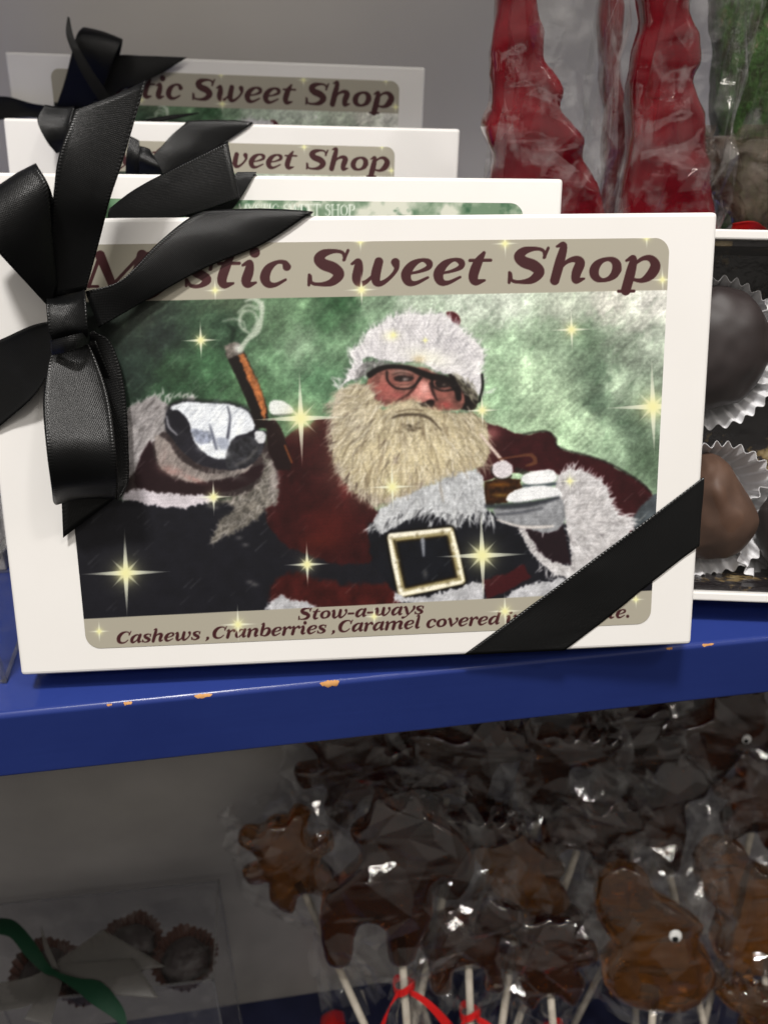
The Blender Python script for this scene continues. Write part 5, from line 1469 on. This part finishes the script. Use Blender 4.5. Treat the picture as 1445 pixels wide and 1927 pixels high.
lollipop('dark brown lollipop behind the one with the big white eye', (1235, 1540), 0.132, 'moose', 980, D, 11.0, roll=-0.25, tie=False)
lollipop('brown lollipop with bent antlers just left of the amber standing one', (860, 1570), 0.125, 'antler', 1050, D, 12.0, roll=0.2, tie=False)
lollipop('brown lollipop low in front of the amber standing one', (1030, 1800), 0.085, 'bear', 1000, D, 13.0, roll=-0.1)
lollipop('brown lollipop low at the bottom right corner', (1440, 1900), 0.065, 'antler', 1000, A, 14.0, roll=0.15, tie=False)
lollipop('dark lollipop far right below the shelf edge', (1430, 1500), 0.14, 'bear', 1050, D, 15.0, roll=0.2, tie=False)
lollipop('brown lollipop low with a red tie, second from left in front', (880, 1770), 0.092, 'walker', 950, D, 16.0, roll=-0.05)
lollipop('brown lollipop half hidden between the front row and the back row', (1100, 1560), 0.128, 'walker', 950, D, 17.0, roll=0.3, tie=False)

# scrap of red ribbon lying on the lower shelf
q0 = at_z(622, 1925, LZ)
sc_ = Matrix.Translation(Vector((q0[0], q0[1], LZ + 0.0015)))
ROOT_M = sc_
scrap = thing('ribbon_scrap', 'small red ribbon scrap lying on the dark lower shelf', 'ribbon', sc_)
ws = [(np.array(sc_ @ Vector((-0.013 + 0.006 * k, -0.022 + 0.001 * k, 0.001 + 0.004 * math.sin(k * 0.75)))), np.array(sc_ @ Vector((-0.006 + 0.004 * k, 0.004, 0.001 + 0.006 * math.sin(k * 0.75))))) for k in range(5)]
ribbon('ribbon', None, None, scrap, mat=M_REDRIB, world_secs=ws, n=6, thick=0.0003)


# ------------------------------------------------------------------ clear gift boxes at the left
def clear_box(label, M, w, d, h, mat, trim, group=None):
    root = thing('clear_box', label, 'clear box', M, group)
    V = [(0, 0, 0), (w, 0, 0), (w, d, 0), (0, d, 0), (0, 0, h), (w, 0, h), (w, d, h), (0, d, h)]
    mesh('box_walls', V, [(0, 1, 5, 4), (1, 2, 6, 5), (2, 3, 7, 6), (3, 0, 4, 7), (4, 5, 6, 7), (0, 3, 2, 1)], mat, root, smooth=False, world=False)
    bm = bmesh.new()
    e = 0.0006
    for (a, b) in ((0, 1), (1, 2), (2, 3), (3, 0), (4, 5), (5, 6), (6, 7), (7, 4), (0, 4), (1, 5), (2, 6), (3, 7)):
        p, q = Vector(V[a]), Vector(V[b])
        lo = Vector((min(p.x, q.x) - e, min(p.y, q.y) - e, min(p.z, q.z) - e)); hi = Vector((max(p.x, q.x) + e, max(p.y, q.y) + e, max(p.z, q.z) + e))
        t_ = box_bm(lo.x, hi.x, lo.y, hi.y, lo.z, hi.z)
        me_ = bpy.data.meshes.new('tmp'); t_.to_mesh(me_); t_.free(); bm.from_mesh(me_); bpy.data.meshes.remove(me_)
    bm_obj('box_edges', bm, trim, root, world=False)
    return root


TRIM = film('box_crease', tint=(0.75, 0.75, 0.75), haze=0.07, bump=0.1)
# on the upper shelf, only its right edge in view
q0 = at_z(10, 1284, SZ)
Mc = Matrix.Translation(Vector((q0[0], q0[1], SZ))) @ Matrix.Rotation(-0.02, 4, 'Z')
cbx = clear_box('clear plastic box at the left edge of the blue shelf with lacy white insert', Mc @ Matrix.Translation((-0.07, 0, 0)), 0.07, 0.055, 0.030, M_FROST, TRIM)
lace = thing('paper_insert', 'white lacy card standing behind the clear box at far left', 'card', Mc @ Matrix.Translation((-0.075, 0.050, 0.0)))
bm_obj('card', box_bm(0, 0.062, 0.006, 0.011, 0.0, 0.072, 0.0006), simple('lace_print', (0.75, 0.72, 0.68), (0.42, 0.40, 0.38), rough=0.6, scale=230, lo=0.45, hi=0.6), lace, world=False)

# on the lower shelf, bottom left: clear box of chocolates with sheer bow and green ribbon
YB = 0.095
pr = at_y(402, 1830, YB)
hb = 0.0
ptop = at_y(330, 1700, YB + 0.045)
HB = (pr[2] - LZ)
Mb = Matrix.Translation(Vector((pr[0] - 0.15, YB, LZ))) @ Matrix.Rotation(-0.03, 4, 'Z')
gbx = clear_box('tall clear box of dark chocolates with a sheer bow on the lower shelf', Mb, 0.15, 0.060, HB, M_FROST, TRIM)
print('lower clear box', pr, HB)
FB = Frame((pr[0] - 0.075, YB, LZ), -1.7, 0, 0.15)


class TopFrame(Frame):
    """lying face: the top of the clear box"""

    def __init__(s, o, ex, up):
        s.o = np.array(o, float); s.ex = np.array(ex, float); s.up = np.array(up, float); s.n = np.cross(s.ex, s.up)


FT = TopFrame((pr[0] - 0.15, YB, LZ + HB - 0.022), (1, 0, 0), (0, 1, 0))
for k, (x, y, col) in enumerate(((90, 1850, 0), (250, 1800, 0), (350, 1880, 0), (170, 1900, 0))):
    u, v = FT.loc(x, y)
    v = min(max(v, 0.016), 0.044)
    fluted_cup('paper_cup', FT, u, v, 0.012, 0.0185, 0.014, 30, M_CUPB, ('dark brown paper cup under the green ribbon', 'dark brown zigzag paper cup right of the sheer bow', 'dark brown paper cup nearest the clear box corner', 'dark brown paper cup below the sheer bow')[k], 0.0, 20 + k, 'brown paper cups in the clear box')
    chocolate(FT, u, v, 0.010, 0.0125, 0.0125, 0.008, M_DARKCH, ('dark chocolate under the green ribbon', 'dark chocolate right of the sheer bow', 'dark chocolate nearest the clear box corner', 'dark chocolate below the sheer bow')[k], 5.5 + k, group='chocolates in the clear box')
bowg = thing('gift_bow', 'sheer grey bow with green ribbon on the clear box at bottom left', 'bow', Matrix.Translation(Vector(FT.px(105, 1830, 0.024))))
SH = M_SHEER
ribbon('sheer_loop', FT, [((108, 1808, 25), (112, 1840, 25)), ((150, 1780, 30), (175, 1842, 28)), ((192, 1750, 32), (312, 1820, 30))], bowg, mat=SH, curl=0.05)
ribbon('sheer_loop', FT, [((108, 1815, 25), (112, 1845, 25)), ((160, 1812, 32), (190, 1870, 30)), ((250, 1805, 33), (300, 1880, 30))], bowg, mat=SH, curl=0.05, seed=3)
ribbon('sheer_loop', FT, [((100, 1815, 25), (100, 1845, 25)), ((60, 1838, 30), (64, 1890, 28)), ((0, 1850, 32), (0, 1905, 30)), ((-40, 1855, 30), (-40, 1915, 28))], bowg, mat=SH, curl=0.05, seed=5)
ribbon('sheer_tail', FT, [((98, 1838, 25), (120, 1838, 25)), ((75, 1870, 27), (108, 1880, 27)), ((45, 1920, 26), (95, 1930, 26))], bowg, mat=SH, curl=0.05, seed=7)
ribbon('sheer_tail', FT, [((76, 1745, 30), (80, 1752, 30)), ((84, 1790, 28), (100, 1800, 28)), ((98, 1822, 26), (112, 1826, 26))], bowg, mat=SH, curl=0.05, seed=9)
ribbon('green_ribbon', FT, [((-10, 1728, 33), (-10, 1758, 33)), ((28, 1734, 33), (20, 1766, 33)), ((64, 1772, 31), (48, 1800, 31)), ((92, 1816, 28), (82, 1832, 28)), ((115, 1832, 29), (105, 1840, 29)), ((150, 1842, 32), (142, 1864, 31)), ((192, 1850, 33), (175, 1892, 32)), ((232, 1898, 32), (222, 1925, 31)), ((240, 1940, 31), (226, 1950, 31))], bowg, mat=M_GREENRIB, n=7, curl=0.06, seed=11)
